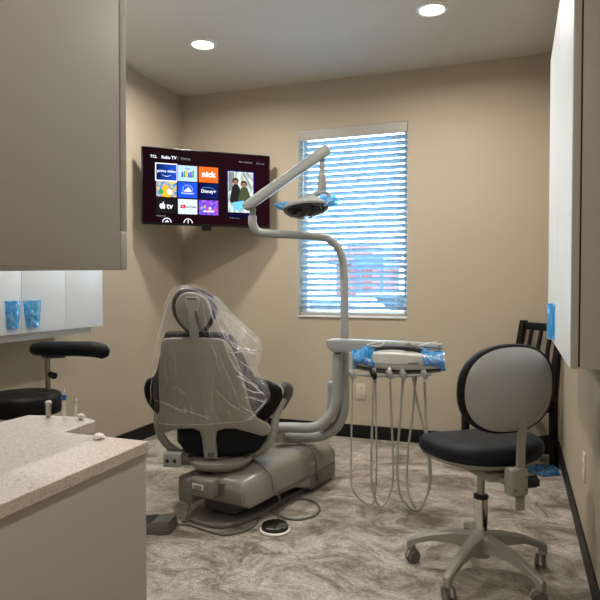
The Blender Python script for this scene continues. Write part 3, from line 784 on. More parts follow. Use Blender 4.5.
ob('arm_knob', MB().tube([at(50, 374, 2.99), at(54.5, 376, 2.97)], [.014, .017], 12, False), M['black_plastic'], as_)
ob('arm_plate', MB().tube([at(42, 357, 2.98), at(66, 356.5, 2.95)], .008, 8, False), M['steel'], as_)
ar = [at(36, 349, 3.02), at(45, 348.6, 2.97), at(62, 348.6, 2.92), at(80, 348.8, 2.88), at(95, 349.5, 2.86), at(104, 351.8, 2.87)]
ob('arm_pad', MB().tube([ar[0]-(ar[1]-ar[0])*.35]+ar+[ar[-1]+(ar[-1]-ar[-2])*.6], [.012, .033, .037, .037, .037, .038, .036, .014], 18, flat=.98), M['black_vinyl'], as_, ang=60, label='curved black padded arm')

# ------------------------------------------------------------ dental chair
B0 = Vector((-1.405, 2.60, 0)); BM = frame(B0, math.radians(-10))
U0 = Vector((-1.424, 2.62, 0)); UM = frame(U0, math.radians(17))
ch = thing('dental_chair', 'grey dental chair with black upholstery under a plastic cover', 'dental chair', B0)
# plate on the floor
pad(m_ := MB(BM), .185, .50, [(.02, 0), (0, .004), (0, .016), (.008, .024), (.184, .026)], -.01, .465, e=3.2)
ob('floor_plate', m_, M['plate'], ch)
# lift housing
def sec(y, hw, zb, zt, ch_=.05):
    o_ = .03; return [(-hw+o_, y, zb), (-hw+o_, y, zt-ch_), (-hw+o_+ch_*.9, y, zt), (hw+o_-ch_*.9, y, zt), (hw+o_, y, zt-ch_), (hw+o_, y, zb)]
hs = MB(BM).rings([sec(.0, .175, .135, .215, .03), sec(.03, .19, .105, .245), sec(.25, .20, .105, .268), sec(.45, .205, .09, .268), sec(.62, .205, .035, .262), sec(.85, .20, .028, .235), sec(.95, .185, .028, .20, .04), sec(.985, .16, .028, .16, .03)])
bmesh.ops.bevel(hs.bm, geom=[e for e in hs.bm.edges if e.is_boundary is False], offset=.008, segments=2, affect='EDGES')
hso = ob('lift_housing', hs, M['housing'], ch, ang=50)
ob('housing_skirt', MB(BM).box(-.166, .2365, .60, .90, .03, .115, .004).box(.23, .2365, .25, .60, .105, .125, .002), M['shell_dark'], hso, label='dark grey lower skirt')
ob('housing_badge', MB(BM).box(.234, .2365, .60, .66, .165, .178, .0005), M['shell_light'], hso)
ob('lift_arm', MB(BM).box(-.10, .10, .08, .60, .03, .14, .02), M['shell_dark'], ch)
# rear blocks
blk = ob('rear_block', MB(BM).box(-.175, -.085, -.03, .10, .09, .222, .018, 3), M['housing'], ch)
blk = ob('rear_panel', MB(BM).box(-.075, .06, -.055, .05, .145, .238, .016, 3), M['housing'], ch)
lb_ = ob('rear_label', MB(BM).box(-.055, .01, -.058, -.054, .185, .211, .001), M['white'], blk, label='small pale name plate')
for dz in (.190, .197, .204): 
    ob('label_line', MB(BM).box(-.048, .003, -.0595, -.0575, dz, dz+.0025), M['shell_dark'], lb_)
ob('rear_gap_shade', MB(BM).box(-.12, .10, .0, .06, .15, .215, .005), M['shell_dark'], ch)  # dark box standing in for the shade in the gap between the rear blocks
# swivel
ob('swivel_column', MB(Matrix.Translation(U0+Vector((.0, .16, 0)))).lathe([(.11, .24), (.10, .262), (.085, .29), (.085, .32)]), M['shell_dark'], ch)
# seat pan and seat
pad(m_ := MB(UM), .168, .27, [(.08, .248), (.03, .256), (0, .284), (.0, .300)], .045, .22, e=3)
ob('seat_pan', m_, M['shell'], ch, ang=50)
pad(m_ := MB(UM), .235, .30, [(.06, .308), (.02, .315), (0, .345), (0, .40), (.02, .432), (.06, .442), (.23, .446)], .015, .40, e=3.2)
ob('seat', m_, M['black_vinyl'], ch, ang=55)
lg = MB(UM).rings([[(x_*hw, y_, z_+dz*th) for x_, dz in ((-1, -.5), (-.95, .4), (-.7, .6), (0, .5), (.7, .6), (.95, .4), (1, -.5), (.6, -1), (-.6, -1))] for y_, z_, hw, th in ((.54, .41, .22, .06), (.8, .42, .21, .05), (1.05, .40, .19, .05), (1.28, .37, .16, .045), (1.33, .36, .1, .03))])
ob('leg_rest', lg, M['black_vinyl'], ch, ang=55)
# backrest: outline traced as (px,py) -> metres in the chair frame
K_ = .00488
def lx(px): return (px-207)*K_
def lz(py): return EYE-(py-285)*K_*1.0
def lean(z_): return .02 - .20*max(0, z_-.38)     # the back leans towards the viewer as it rises
def bend_back(dy, wrap=.5):
    def f(co):
        return Vector((co.x, co.y+dy+lean(co.z)+wrap*co.x*co.x*1.0, co.z))
    return f
pan = [(164.5, 342), (168, 337.6), (176, 336.6), (200, 336), (222, 337), (229, 339), (234, 346), (242.5, 369), (251.5, 411), (257, 419), (268, 426), (271, 432), (269.5, 437), (262, 438.5), (250, 434), (235, 429.5), (224, 429.3), (217, 432), (215.5, 440), (217, 461), (203.5, 461), (201.5, 440), (199.5, 432), (193, 429.3), (175, 430.5), (160, 436.5), (155, 436), (153, 430), (154, 424), (158.5, 411), (160, 375)]
pl_ = [(lx(a_), lz(b__)) for a_, b__ in pan]
def tri_ext(poly, y0, y1, bev, fn, mtx):
    # fine panel: triangulated grid so that the bend is smooth
    b = bmesh.new()
    A = [b.verts.new((x, y0, z_)) for x, z_ in poly]; B = [b.verts.new((x, y1, z_)) for x, z_ in poly]
    n = len(poly); b.faces.new(A); b.faces.new(B[::-1])
    for i in range(n):
        j = (i+1) % n; b.faces.new((A[j], A[i], B[i], B[j]))
    bmesh.ops.recalc_face_normals(b, faces=b.faces[:])
    bmesh.ops.bevel(b, geom=[e for e in b.edges if e.verts[0].co.y == e.verts[1].co.y], offset=bev, segments=3, profile=.5, affect='EDGES')
    for k in range(-7, 8):
        x = k*.04
        g_ = b.verts[:]+b.edges[:]+b.faces[:]
        bmesh.ops.bisect_plane(b, geom=g_, plane_co=(x, 0, 0), plane_no=(1, 0, 0))
    bmesh.ops.triangulate(b, faces=[f for f in b.faces if len(f.verts) > 4])
    for v in b.verts: v.co = fn(v.co)
    m_ = MB(mtx); m_._take(b); return m_
ob('backrest_shell', tri_ext(pl_, -.015, .015, .009, bend_back(0), UM), M['shell'], ch, ang=45, label='grey backrest shell with forked foot')
cus = [(161, 345), (166, 333), (176, 331), (200, 331), (224, 332.5), (234, 337), (243, 355), (254, 378), (268, 384), (279, 392), (280, 404), (272, 418), (262, 426), (240, 434), (207, 436), (170, 434), (156, 425), (147, 417), (138, 405), (136.5, 392), (141, 383), (150, 378), (156, 364)]
ob('backrest_cushion', tri_ext(bez([(lx(a_), lz(b__)) for a_, b__ in cus], 3), .022, .105, .03, bend_back(0, .75), UM), M['black_vinyl'], ch, ang=60, label='black winged backrest cushion')
low = [(173, 436), (178, 431), (207, 430), (262, 431), (267, 438), (265, 450), (252, 459), (225, 462), (205, 462), (190, 460), (178, 455)]
ob('lumbar_cushion', tri_ext(bez([(lx(a_), lz(b__)) for a_, b__ in low], 3), .03, .12, .03, bend_back(.0, .5), UM), M['navy'], ch, ang=60, label='dark cushion showing under the shell')
ob('latch', MB(UM).box(lx(208), lx(214), lean(.33)-.022, lean(.33)-.014, .325, .345, .002), M['shell_dark'], ch)
# headrest
def bxz(px, py, y_=0): return Vector((lx(px), y_+lean(lz(py)), lz(py)))
hb = [(177.5, 302), (184, 291), (196, 287.5), (209, 291), (218, 299), (220.5, 312), (214, 325), (206, 333), (196, 334), (187, 328), (179, 316)]
hc = Vector((lx(199), 0, lz(311)))
ob('headrest_pad', tri_ext(bez([(lx(a_), lz(b__)) for a_, b__ in hb], 3), -.005, .07, .022, bend_back(0, 0), UM), M['black_vinyl'], ch, ang=60, label='black headrest pad')
hb2 = [(lx(199.5+(a_-199)*.80), lz(311.5+(b__-311)*.84)) for a_, b__ in hb]
ob('headrest_shell', tri_ext(bez(hb2, 3), -.02, .01, .009, bend_back(0, 0), UM), M['shell'], ch, ang=60, label='grey headrest shell')
stem_ = MB(UM)
stem_.rings([[(lx(a_), lean(lz(py))-y_, lz(py)) for a_, y_ in ((199.5-w_, .02), (199.5-w_+1, .02+t_), (199.5+w_-1, .02+t_), (199.5+w_, .02))] for py, w_, t_ in ((296, 5, .006), (298, 7, .012), (306, 6.5, .016), (308, 5, .018), (322, 4.2, .018), (332, 4.6, .014), (340, 4.6, .0))])
ho = ob('headrest_stem', stem_, M['shell_light'], ch, label='pale headrest support stem')
ob('release_slot', MB(UM).box(lx(195), lx(204), lean(lz(298))-.040, lean(lz(298))-.03, lz(299), lz(297.3), .001), M['shell_dark'], ho)
ob('release_lever', MB(UM).tube([bxz(203, 310, -.036), bxz(204.5, 322, -.034), bxz(210, 331, -.03)], [.006, .007, .006], 8), M['shell_dark'], ho)
# side frames and armrests
def U(px, py, y_): return UM @ Vector((lx(px), y_, lz(py)))
ob('arm_frame', MB().tube([U(151, 413, .10), U(151.5, 428, .09), U(155, 442, .09), U(164, 454, .10), U(178, 462, .12), U(192, 464, .15)], [.017, .02, .021, .021, .02, .018], 12, flat=1.0), M['shell'], ch)
ob('arm_frame', MB().tube([U(283, 404, .14), U(275, 420, .12), U(271, 440, .10), U(263, 453, .10), U(250, 462, .12), U(236, 466, .15)], [.015, .019, .022, .021, .02, .018], 12, flat=1.0), M['shell'], ch)
ob('armrest', MB().tube([U(283, 388, .10), U(287, 392, .13), U(286, 400, .16), U(279, 415, .18)], [.016, .024, .025, .018], 12), M['shell_dark'], ch, label='dark grey armrest end')
ob('armrest', MB().tube([U(152, 408, .16), U(148, 400, .18), U(150, 395, .40)], [.02, .026, .024], 12), M['black_vinyl'], ch)
# utility box at the side
jb = ob('utility_box', MB(UM).box(lx(163), lx(181), -.02, .05, lz(468), lz(454.5), .004), M['shell_light'], ch, label='pale box with two round sockets')
for px_ in (167.5, 175):
    ob('socket', MB(UM @ Matrix.Translation((lx(px_), -.021, lz(461.5))) @ Matrix.Rotation(PI/2, 4, 'X')).lathe([(.009, -.003), (.009, .001), (.004, .002)], seg=14), M['black_plastic'], jb)
ob('box_bracket', MB(UM).box(lx(180), lx(192), .0, .03, lz(467), lz(461), .002), M['shell_dark'], ch)

# clear plastic cover draped over the back
edge = [(284, 194, 198), (288, 184, 208), (294, 177, 217), (304, 173, 225), (316, 170, 233), (326, 168, 242), (334, 164, 251), (342, 161, 262), (350, 160, 265), (360, 158, 262), (370, 157, 258), (380, 156, 262), (388, 155, 268), (396, 154.5, 270), (405, 155, 266), (414, 156, 259), (420, 158, 255)]
def cover(u, v):
    f = v*(len(edge)-1); i = min(int(f), len(edge)-2); t_ = f-i
    py = edge[i][0]*(1-t_)+edge[i+1][0]*t_; xl = edge[i][1]*(1-t_)+edge[i+1][1]*t_; xr = edge[i][2]*(1-t_)+edge[i+1][2]*t_
    a_ = 2*PI*u
    cxp = (xl+xr)/2; rx_ = (xr-xl)/2
    zz = lz(py)
    if v > .8: zz -= (v-.8)*(.08*math.cos(a_*1.0+.6))
    px_ = cxp - rx_*math.cos(a_)
    dep = (.045+.12*min(1, v*2.2)) if math.sin(a_) > 0 else .05*min(1, v*8)+.012
    y_ = lean(zz)+math.sin(a_)*dep+(.04 if math.sin(a_) > 0 else -.008)
    nn = noise.noise((px_*.07, y_*6, py*.06))*.022*min(1, v*4)+noise.noise((px_*.2, y_*10+3, py*.07+9))*.010*min(1, v*4)
    k_ = max(0, math.cos(a_+PI))   # more crumpled on the free side
    w_ = .35+.9*k_
    if math.sin(a_) < 0: nn = abs(nn)*.6
    return UM @ Vector((lx(px_)+nn*w_*(-math.cos(a_)), y_+nn*math.sin(a_)*w_*(1 if math.sin(a_) < 0 else 1.2), zz+nn*.3))
cv = MB().sheet(cover, 96, 60)
bmesh.ops.remove_doubles(cv.bm, verts=cv.bm.verts[:], dist=.0005)
pcv = tag(ob('plastic_cover', cv, M['film'], None, U0+Vector((0, 0, .5)), ang=70), 'clear wrinkled plastic cover draped over the dental chair back', 'cover')
def ridge(v_, k_=1): return 1-2*abs(noise.noise(v_)*k_)
fe = [(296, 212, 219), (306, 217, 228), (318, 222, 238), (330, 226, 252), (340, 229, 261), (348, 232, 264), (358, 236, 262), (366, 240, 257), (376, 243, 261), (386, 245, 267), (396, 247, 270), (404, 250, 267), (412, 252, 260), (419, 253, 256)]
def fold(u, v):
    f = v*(len(fe)-1); i = min(int(f), len(fe)-2); t_ = f-i
    py, a_, b__ = (fe[i][k]*(1-t_)+fe[i+1][k]*t_ for k in range(3))
    px_ = a_*(1-u)+b__*u; zz = lz(py)
    h_ = .022*ridge((px_*.09, py*.035, 1.5), 1.3)+.012*ridge((px_*.25+py*.05, py*.09, 4.2), 1.2)
    k_ = math.sin(PI*min(max(v, 0), 1))**.5
    return UM @ Vector((lx(px_), lean(zz)-.02-.05*math.sin(PI*u)**.7*k_+.12*u-h_*k_, zz))
ob('creased_fold', MB().sheet(fold, 40, 90), M['film_fold'], pcv, ang=30, label='heavily creased hanging fold')
random.seed(11)
cr = MB()
lines = [((213, 293), (235, 313), (262, 341), .0024), ((212, 296), (232, 322), (256, 352), .0018), ((209, 294), (214, 330), (226, 372), .0016), ((214, 298), (228, 345), (250, 385), .0028),
 ((216, 303), (224, 332), (246, 349), .0030), ((226, 322), (238, 350), (262, 347), .0032), ((232, 352), (248, 344), (263, 352), .0028), ((230, 340), (240, 358), (257, 366), .0022),
 ((240, 372), (254, 378), (268, 392), .0034), ((243, 378), (252, 392), (267, 388), .0026), ((246, 396), (256, 392), (268, 400), .0028), ((250, 416), (262, 408), (269, 394), .0034),
 ((247, 404), (255, 412), (262, 405), .0022), ((236, 362), (246, 372), (262, 384), .0024), ((262, 343), (260, 360), (256, 372), .0022), ((222, 312), (230, 330), (233, 350), .0026),
 ((180, 296), (170, 320), (163, 346), .0018), ((178, 302), (166, 335), (158, 372), .0014), ((163, 344), (157, 370), (155, 402), .0018), ((204, 292), (222, 345), (245, 408), .0012),
 ((168, 399), (178, 405), (187, 410), .0014), ((158, 396), (190, 410), (215, 416), .0010), ((187, 286), (178, 293), (174, 306), .0016), ((190, 285), (204, 287), (217, 298), .0018), ((218, 385), (232, 402), (248, 410), .0012)]
for a_, b__, c_, r_ in lines:
    P_ = []
    for k in range(9):
        t_ = k/8; px_ = (1-t_)**2*a_[0]+2*t_*(1-t_)*b__[0]+t_*t_*c_[0]+random.uniform(-1, 1)*.7; py = (1-t_)**2*a_[1]+2*t_*(1-t_)*b__[1]+t_*t_*c_[1]+random.uniform(-1, 1)*.7
        P_.append(UM @ Vector((lx(px_), lean(lz(py))-.062, lz(py))))
    cr.tube(P_, [r_*.3]+[r_*random.uniform(.6, 1.2) for k in range(7)]+[r_*.3], 6, n=3)
ob('folded_crease', cr, M['crease'], pcv)
hem_highlight = [cover(.5+.5*k/40, 1.0) for k in range(41)]
ob('hem_highlight', MB().tube([h_ for h_ in hem_highlight], .0016, 5, False), M['film_fold'], pcv)  # thin pale tube standing in for the highlight along the cover's lower edge

# -------------------------------------------------- delivery and light posts
ds = thing('delivery_system', 'grey tube arm carrying the instrument tray beside the dental chair', 'dental unit', at(300, 470, 3.45))
zz = 3.38
ob('support_tube', MB().tube([at(276, 427.5, 3.36), at(292, 427.5, zz), at(312, 427.5, zz), at(324, 422, zz), at(333, 411, zz), at(337, 396, zz), at(337.5, 372, zz), at(337.5, 354, zz)], .029, 16), M['shell_light'], ds)
ob('swivel_collar', MB().tube([at(337.5, 356, zz), at(337.5, 350, zz)], .020, 14, False), M['shell_dark'], ds)
ob('stub_tube', MB().tube([at(320, 428, zz+.06), at(329, 416, zz+.06), at(332, 400, zz+.06), at(332, 384, zz+.06), at(332, 381, zz+.06)], [.026, .028, .028, .028, .018], 14), M['shell_light'], ds)
# tray arm
def oriented(o, dx, dy):          # frame with x towards dx
    x = (dx).normalized(); z_ = Vector((0, 0, 1)); y = z_.cross(x)
    return Matrix(((x.x, y.x, 0, o.x), (x.y, y.y, 0, o.y), (x.z, y.z, 1, o.z), (0, 0, 0, 1)))
a0 = at(328, 345, zz); a1 = at(441, 343.5, 3.16); AMx = oriented(a0, Vector((a1.x-a0.x, a1.y-a0.y, 0)), 0)
ln = (Vector((a1.x-a0.x, a1.y-a0.y, 0))).length
ob('tray_arm', MB(AMx).ext(bez([(0, .024), (.02, .034), (.1, .036), (ln*.6, .034), (ln-.02, .030), (ln, .020), (ln-.005, 0), (ln*.6, -.018), (.14, -.030), (.05, -.036), (.01, -.015)], 4), -.035, .035, .008), M['shell_light'], ds, ang=45)
# junction where the tubes meet the chair
ob('tube_mount', MB().tube([at(279, 424, 3.38), at(279, 441, 3.38)], .034, 16, False), M['shell'], ds)

ls = thing('dental_light', 'grey jointed dental lamp on a tall curved pole near the window', 'dental lamp', at(344, 470, 3.45))
z2 = 3.46
ob('pole', MB().tube([at(280, 437, z2-.04), at(300, 437.5, z2), at(320, 436, z2), at(334, 429, z2), at(342, 416, z2), at(344.5, 398, z2), at(344.5, 360, z2), at(344.5, 310, z2), at(344.3, 280, z2), at(343, 262, z2), at(338, 248, z2-.01), at(327, 238.5, z2-.03), at(310, 236, z2-.05), at(285, 234.5, z2-.09), at(266, 233.5, z2-.12), at(257, 231, z2-.13), at(252.7, 224, z2-.14), at(252.5, 216, z2-.14)], [.031, .031, .031, .031, .030, .028, .026, .023, .0225, .0225, .0225, .0225, .0225, .0225, .0225, .0235, .024, .024], 16), M['shell_light'], ls)
ob('pole_collar', MB().tube([at(252.5, 216, z2-.14), at(253, 208, z2-.14)], .017, 14, False), M['shell_dark'], ls)
zl = z2-.14
s0 = at(247, 206.5, zl); s1 = at(325.5, 151, zl-.02)
dd = (s1-s0).normalized(); nn_ = Vector((dd.y, -dd.x, 0)).normalized(); uu_ = nn_.cross(dd).normalized()
if uu_.z < 0: uu_ = -uu_
SMx = Matrix(((dd.x, nn_.x, uu_.x, s0.x), (dd.y, nn_.y, uu_.y, s0.y), (dd.z, nn_.z, uu_.z, s0.z), (0, 0, 0, 1)))
l2 = (s1-s0).length
ob('spring_arm', MB(SMx).ext(bez([(-.014, -.012), (-.018, .01), (.02, .028), (l2*.5, .029), (l2-.01, .030), (l2+.022, .018), (l2+.022, -.02), (l2-.015, -.03), (l2*.6, -.026), (.03, -.026)], 5), -.025, .025, .010), M['shell_light'], ls, ang=50)
ob('arm_end_joint', MB().tube([at(322, 158, zl-.02), at(322, 168, zl-.02)], .014, 12, False), M['shell_dark'], ls)
zh = zl-.03
ob('drop_stem', MB().tube([at(322.3, 162, zh), at(322.3, 174, zh), at(322, 175, zh), at(322, 186, zh), at(319, 192, zh), at(312, 196, zh)], [.015, .015, .023, .025, .019, .014], 12, n=3), M['shell_light'], ls)
ob('yoke', MB().tube([at(313, 195, zh-.01), at(320, 192.5, zh-.01), at(327, 193, zh-.01), at(329.5, 197, zh-.01), at(327, 201, zh-.01), at(318, 200, zh-.01)], [.012, .011, .010, .010, .010, .010], 10), M['shell_light'], ls)
# head: shell above, dark lens below
hcn = at(306, 209.5, zh); HR = Matrix.Translation(hcn+Vector((0, 0, .012))) @ Matrix.Rotation(YAW, 4, 'Z') @ Matrix.Rotation(math.radians(-5), 4, 'Y') @ Matrix.Rotation(math.radians(-8), 4, 'X')
def hring(sx, sy, z_, n=36, sh=0): return [(sh+sx*math.cos(2*PI*k/n), sy*math.sin(2*PI*k/n), z_) for k in range(n)]
hd_ = ob('head_shell', MB(HR).rings([hring(.128, .105, -.004), hring(.130, .107, .006), hring(.112, .09, .018), hring(.082, .065, .034, sh=.010), hring(.05, .042, .050, sh=.022), hring(.03, .03, .062, sh=.032)]), M['shell_light'], ls, ang=60)
ob('lens', MB(HR).rings([hring(.126, .103, -.004), hring(.121, .098, -.022), hring(.094, .078, -.042), hring(.05, .04, -.052)]), M['dark_glass'], hd_, ang=60, label='dark glass reflector lens')
for k in range(6):
    a_ = 2*PI*k/6
    ob('lens_facet', MB(HR @ Matrix.Rotation(a_, 4, 'Z') @ Matrix.Translation((.062, 0, -.0505)) @ Matrix.Rotation(-.24, 4, 'Y')).ext([(-.028, -.0), (.028, 0), (.028, .002), (-.028, .002)], -.014, .014, 0), M['lens_seg'], hd_)
for sx, rr_ in ((-1, 1), (1, 1)):
    ob('handle', MB(HR).tube([(sx*.11, 0, .008), (sx*.14, -.01, .016), (sx*.165, -.015, .022)], [.010, .010, .008], 10), M['black_plastic'], ls)
def wrapf(mb, A_, B_, r0_, r1_, seed):
    A_, B_ = Vector(A_), Vector(B_); d_ = (B_-A_).normalized(); a_ = d_.orthogonal().normalized(); c_ = d_.cross(a_)
    def f(u, v):
        p_ = A_.lerp(B_, v); th = 2*PI*u; r_ = (r0_*(1-v)+r1_*v)*(1+.5*noise.noise((math.cos(th)*1.8, math.sin(th)*1.8, v*3+seed)))
        return p_+r_*(math.cos(th)*a_+math.sin(th)*c_*.75)
    return mb.sheet(f, 22, 12)
ob('barrier_film', wrapf(MB(HR), (-.095, -.01, .004), (-.172, -.02, .028), .034, .010, 1), M['blue'], ls, label='blue barrier film on the lamp handle')
ob('barrier_film', wrapf(MB(HR), (.03, -.045, .005), (.165, -.015, .020), .034, .028, 5), M['blue'], ls, label='blue barrier film on the lamp handle')
ob('barrier_film', wrapf(MB(HR), (.06, -.05, -.022), (.12, -.02, .03), .030, .026, 8), M['blue'], ls, label='blue barrier film on the lamp handle')

# instrument head
TH0 = at(396, 358, 3.12); TMx = Matrix.Translation(TH0) @ Matrix.Rotation(YAW-.10, 4, 'Z')
ih = thing('instrument_tray', 'grey dental instrument tray head wrapped in blue film at both ends', 'instrument tray', TH0)
w2 = .21
ob('tray_body', MB(TMx).ext(bez([(-w2-.01, -.028), (-w2-.012, -.006), (-.14, .030), (-.09, .038), (0, .036), (.09, .030), (.14, .026), (w2+.015, -.01), (w2+.012, -.038), (.1, -.050), (0, -.052), (-.1, -.045)], 4), -.09, .10, .012), M['tray'], ih, ang=50)
ob('tray_base', MB(TMx).ext(bez([(-w2, -.034), (-.1, -.05), (0, -.057), (.1, -.055), (w2+.01, -.043), (w2+.005, -.056), (.1, -.072), (0, -.076), (-.12, -.064), (-w2+.01, -.048)], 4), -.08, .09, .004), M['shell_dark'], ih, ang=50)
ob('tray_rim', MB(TMx).tube([(-.14, -.02, .045), (-.06, -.03, .056), (0, -.032, .057), (.06, -.03, .052), (.13, -.02, .040)], .012, 10), M['black_plastic'], ih, label='black arched rim behind the tray')
ob('tray_badge', MB(TMx).box(.055, .105, -.102, -.099, -.018, -.010), M['shell_dark'], ih)
ob('bracket_post', MB(TMx).tube([(.06, .03, .03), (.06, .03, .075)], .02, 12, False), M['shell'], ih)
ob('tray_cord', MB().tube([at(367, 345, 3.04), at(374, 342.5, 3.04), at(384, 342, 3.04), at(380, 346, 3.04), at(371, 346, 3.04)], .0035, 6), M['white'], ih)
ob('tray_cord', MB().tube([at(418, 346.5, 3.02), at(424, 344.5, 3.02), at(432, 343, 3.02), at(437, 341.8, 3.02)], .0032, 8), M['white'], ih)
def tfilm(cx_, hw, seed, sgn):
    def f(u, v):
        th = 2*PI*u; x_ = cx_+(v-.5)*2*hw
        n_ = noise.noise((x_*22, math.cos(th)*1.6, math.sin(th)*1.6+seed))
        top_ = .036-.10*max(0, abs(x_)-.12)
        return Vector((x_+.022*n_, (.107+.016*n_)*math.cos(th)+.003, (-.012+top_*.15)+(.044+.026*n_+.010*(1 if math.sin(th) > 0 else 0))*math.sin(th)-.06*(abs(x_)-.15)))
    return MB(TMx).sheet(f, 40, 16)
ob('barrier_film', tfilm(-.175, .05, 2, -1), M['tray_film'], ih, label='crumpled blue film')
ob('barrier_film', tfilm(.178, .055, 6, 1), M['tray_film'], ih, label='crumpled blue film')
ob('film_tuft', MB().sheet(lambda u, v: at(355+22*u-6*v, 349+10*v-3*u*(1-v)+2*math.sin(9*u+4*v), 3.0+.03*math.sin(7*u)*(1-v)), 12, 8), M['blue_solid'], ih, label='crumpled blue film')
# holder rail
zr_ = 3.03
ob('holder_rail', MB().tube([at(349, 374, zr_), at(372, 375.5, zr_), at(400, 376, zr_), at(431, 374.5, zr_)], .0075, 8), M['shell_light'], ih)
ob('rail_drop', MB().tube([at(352, 358, zr_+.02), at(351.5, 374, zr_)], .011, 8, False), M['shell_light'], ih)
hold = [352, 373.5, 389.5, 403, 424.5]
for k, px_ in enumerate(hold):
    h_ = ob('instrument_holder', MB().tube([at(px_-2.5, 370.5, zr_-.02), at(px_, 374, zr_-.02), at(px_+1.5, 379, zr_-.02)], [.010, .017, .011], 10), M['shell_light'] if k != 1 else M['black_plastic'], ih)
    ob('instrument', MB().tube([at(px_, 362, zr_+.035), at(px_, 371, zr_+.0), at(px_+.3, 382, zr_-.01)], [.006, .008, .006], 8), M['steel'] if k % 2 else M['white'], h_)
gr = 'hoses looping from the tray to the floor'
hs_ = [
 ([(352.5, 380), (351.5, 430), (351, 478), (354, 492), (362, 501), (370, 505), (375, 501)], 'thin hose hanging at the outer end, nearest the grey pole'),
 ([(373.5, 380), (372, 430), (371.5, 478), (375, 498), (381, 507), (388, 498), (393, 478), (392, 430), (390, 380)], 'hose loop hanging from the second and third holders'),
 ([(375.5, 366), (376.2, 430), (376.5, 470), (375.5, 490), (374, 502)], 'hose hanging just behind the second holder'),
 ([(403, 380), (400, 420), (397.5, 457), (399, 490), (407, 505), (417, 511), (425, 500), (431, 478), (427, 440), (419, 410), (411, 366)], 'wide hose loop crossing over the narrower one'),
 ([(424.5, 380), (426, 420), (428.5, 460), (429, 486), (423, 504), (417.5, 509), (411, 500), (407, 484), (408, 450), (412, 420), (417, 366)], 'narrow hose loop hanging nearest the rolling stool')]
for k, (pts_, lab) in enumerate(hs_):
    n_ = len(pts_); P_ = []
    for j, (a_, b__) in enumerate(pts_):
        f = (b__-380)/130; dz = zr_-.02+.075*max(0, f)+ (.035 if j > n_*.55 else 0)+.012*k
        q_ = at(a_, b__, dz); q_.z = max(q_.z, .0075); P_.append(q_)
    rad = .0045 if k in (0, 2) else .0062
    o_ = ob('hose', MB().tube(P_, rad, 8), M['hose'], ih, label=lab)

# -------------------------------------------- foot controls on the floor
fc = on(275, 531, 2, 0)
fd = thing('foot_control', 'round mirror-topped foot control on the floor with its cable', 'foot control', fc)
FMx = Matrix.Translation(fc)
ob('ring', MB(FMx).lathe([(.068, 0), (.073, .003), (.073, .010), (.066, .014)], seg=40), M['white'], fd, label='white outer ring')
ob('base', MB(FMx).lathe([(.064, .010), (.064, .022), (.06, .03)], seg=40), M['rubber'], fd)
ob('top_disc', MB(FMx).lathe([(.058, .028), (.062, .031), (.060, .034), (.056, .0345), (.001, .0345)], seg=40), M['mirror'], fd, label='polished reflecting disc')
tp = fc+Vector((0, .04, .03))
cp = [at(278, 523, 2.86), at(279, 514, 2.9), at(281.5, 507, 2.93)]
gnd = [on(x, y, 2, .007) for x, y in ((287, 502), (300, 498.5), (313, 501), (319.5, 508), (315, 515), (302, 519), (288, 518.5), (273, 512), (264, 503), (262, 497), (268, 490))]
ob('cable', MB().tube([fc+Vector((.005, .055, .02))]+[on(x, y, 2, .012) for x, y in ((279, 515), (281.5, 508))]+gnd, .0055, 8), M['cable'], fd)
pc = on(160, 529, 2, 0)
PM = frame(pc, .15)
fp = thing('foot_pedal', 'grey wedge foot pedal lying by the counter panel', 'foot pedal', pc)
ob('body', MB(PM).rings([[(x_, -.075*k_, 0), (x_, -.07*k_, h_*.55), (x_, -.05*k_, h_), (x_, .06*k_, h_), (x_, .075*k_, h_*.5), (x_, .075*k_, 0)] for x_, h_, k_ in ((-.20, .018, .7), (-.17, .03, .95), (-.02, .048, 1), (.03, .058, .95), (.062, .055, .8), (.07, .03, .7))]), M['shell_dark'], fp)
ob('pedal_plate', MB(PM).box(-.15, -.02, -.05, .05, .045, .053, .003, mtx=Matrix.Rotation(-.12, 4, 'Y')), M['rubber'], fp)
gnd = [on(x, y, 2, .007) for x, y in ((176, 524), (190, 525), (205, 530), (225, 534.5), (243, 531), (256, 524), (259, 516), (250, 510), (232, 507))] + [BM @ Vector((-.10, -.06, .012)), BM @ Vector((-.10, -.036, .06)), BM @ Vector((-.12, -.0, .12))]
ob('cable', MB().tube(gnd, .0045, 8), M['cable'], fp)
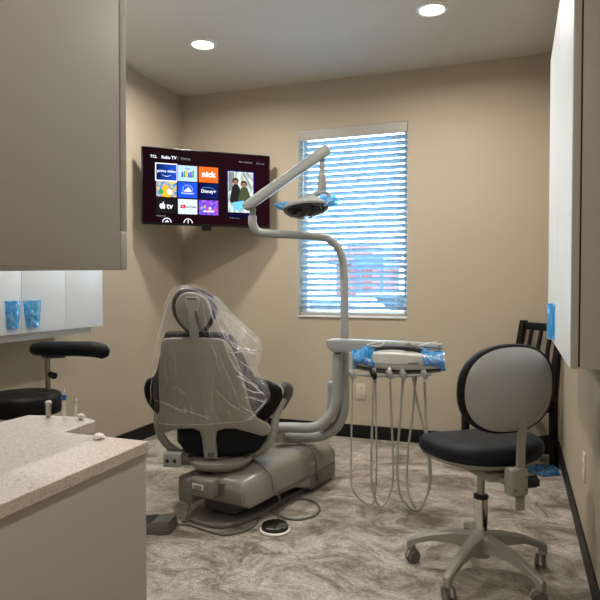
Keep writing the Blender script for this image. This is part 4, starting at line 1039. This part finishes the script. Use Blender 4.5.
# cables running over the lift housing
for k, ps in enumerate(([(.02, .20, .285), (.10, .22, .280), (.16, .20, .272), (.238, .19, .225), (.245, .20, .15), (.24, .26, .10), (.20, .34, .035)], [(.04, .62, .285), (.12, .64, .275), (.20, .64, .262), (.242, .65, .20), (.244, .66, .12), (.246, .70, .035)])):
    ob('housing_cable', MB(BM).tube(ps, .005, 8), M['cable'], ch)

# crumpled blue sheet on the floor
M['sheet'] = film_mat('shaded_blue_sheet', '1a6ea4', .85, .95, 30, .25, .1)  # darker copy of the blue film, the floor shadow is put into its colour
fs = on(541, 470, 2, 0)
def fb(u, v):
    p_ = on(522+34*u+4*v, 463+12*v+3*u-6*abs(u-.5)*v, 2, .004); p_.z = .008+.035*abs(noise.noise((u*4, v*4, 2)))*math.sin(PI*min(max(v, 0), 1))
    return p_
tag(ob('plastic_sheet', MB().sheet(fb, 20, 12), M['sheet'], None, fs), 'crumpled blue plastic sheet on the floor under the black chair', 'plastic sheet')

# --------------------------------------------------------------- world, camera
W = bpy.data.worlds.new('sky'); S.world = W; W.use_nodes = True
nt = W.node_tree; bg = nt.nodes['Background']
tc = nt.nodes.new('ShaderNodeTexCoord'); sp = nt.nodes.new('ShaderNodeSeparateXYZ'); nt.links.new(tc.outputs['Generated'], sp.inputs[0])
rp = nt.nodes.new('ShaderNodeValToRGB'); e = rp.color_ramp.elements
e[0].position = 0; e[0].color = (.55, .72, .85, 1); e[1].position = .6; e[1].color = (.38, .58, .85, 1)
nt.links.new(sp.outputs['Z'], rp.inputs['Fac']); nt.links.new(rp.outputs[0], bg.inputs['Color'])
bg.inputs['Strength'].default_value = 18

cd = bpy.data.cameras.new('camera'); cd.sensor_width = 36; cd.sensor_fit = 'HORIZONTAL'; cd.lens = FL/600*36; cd.clip_start = .02; cd.clip_end = 200
co = bpy.data.objects.new('camera', cd); COL.objects.link(co)
mtx = Matrix(((RT.x, UP.x, -FW.x, 0), (RT.y, UP.y, -FW.y, 0), (RT.z, UP.z, -FW.z, EYE), (0, 0, 0, 1)))
co.matrix_world = mtx
S.camera = co
vs = S.view_settings; vs.view_transform = 'Standard'; vs.look = 'None'; vs.gamma = 1; vs.use_curve_mapping = False; vs.exposure = .4
S.cycles.max_bounces = 10; S.cycles.transparent_max_bounces = 16
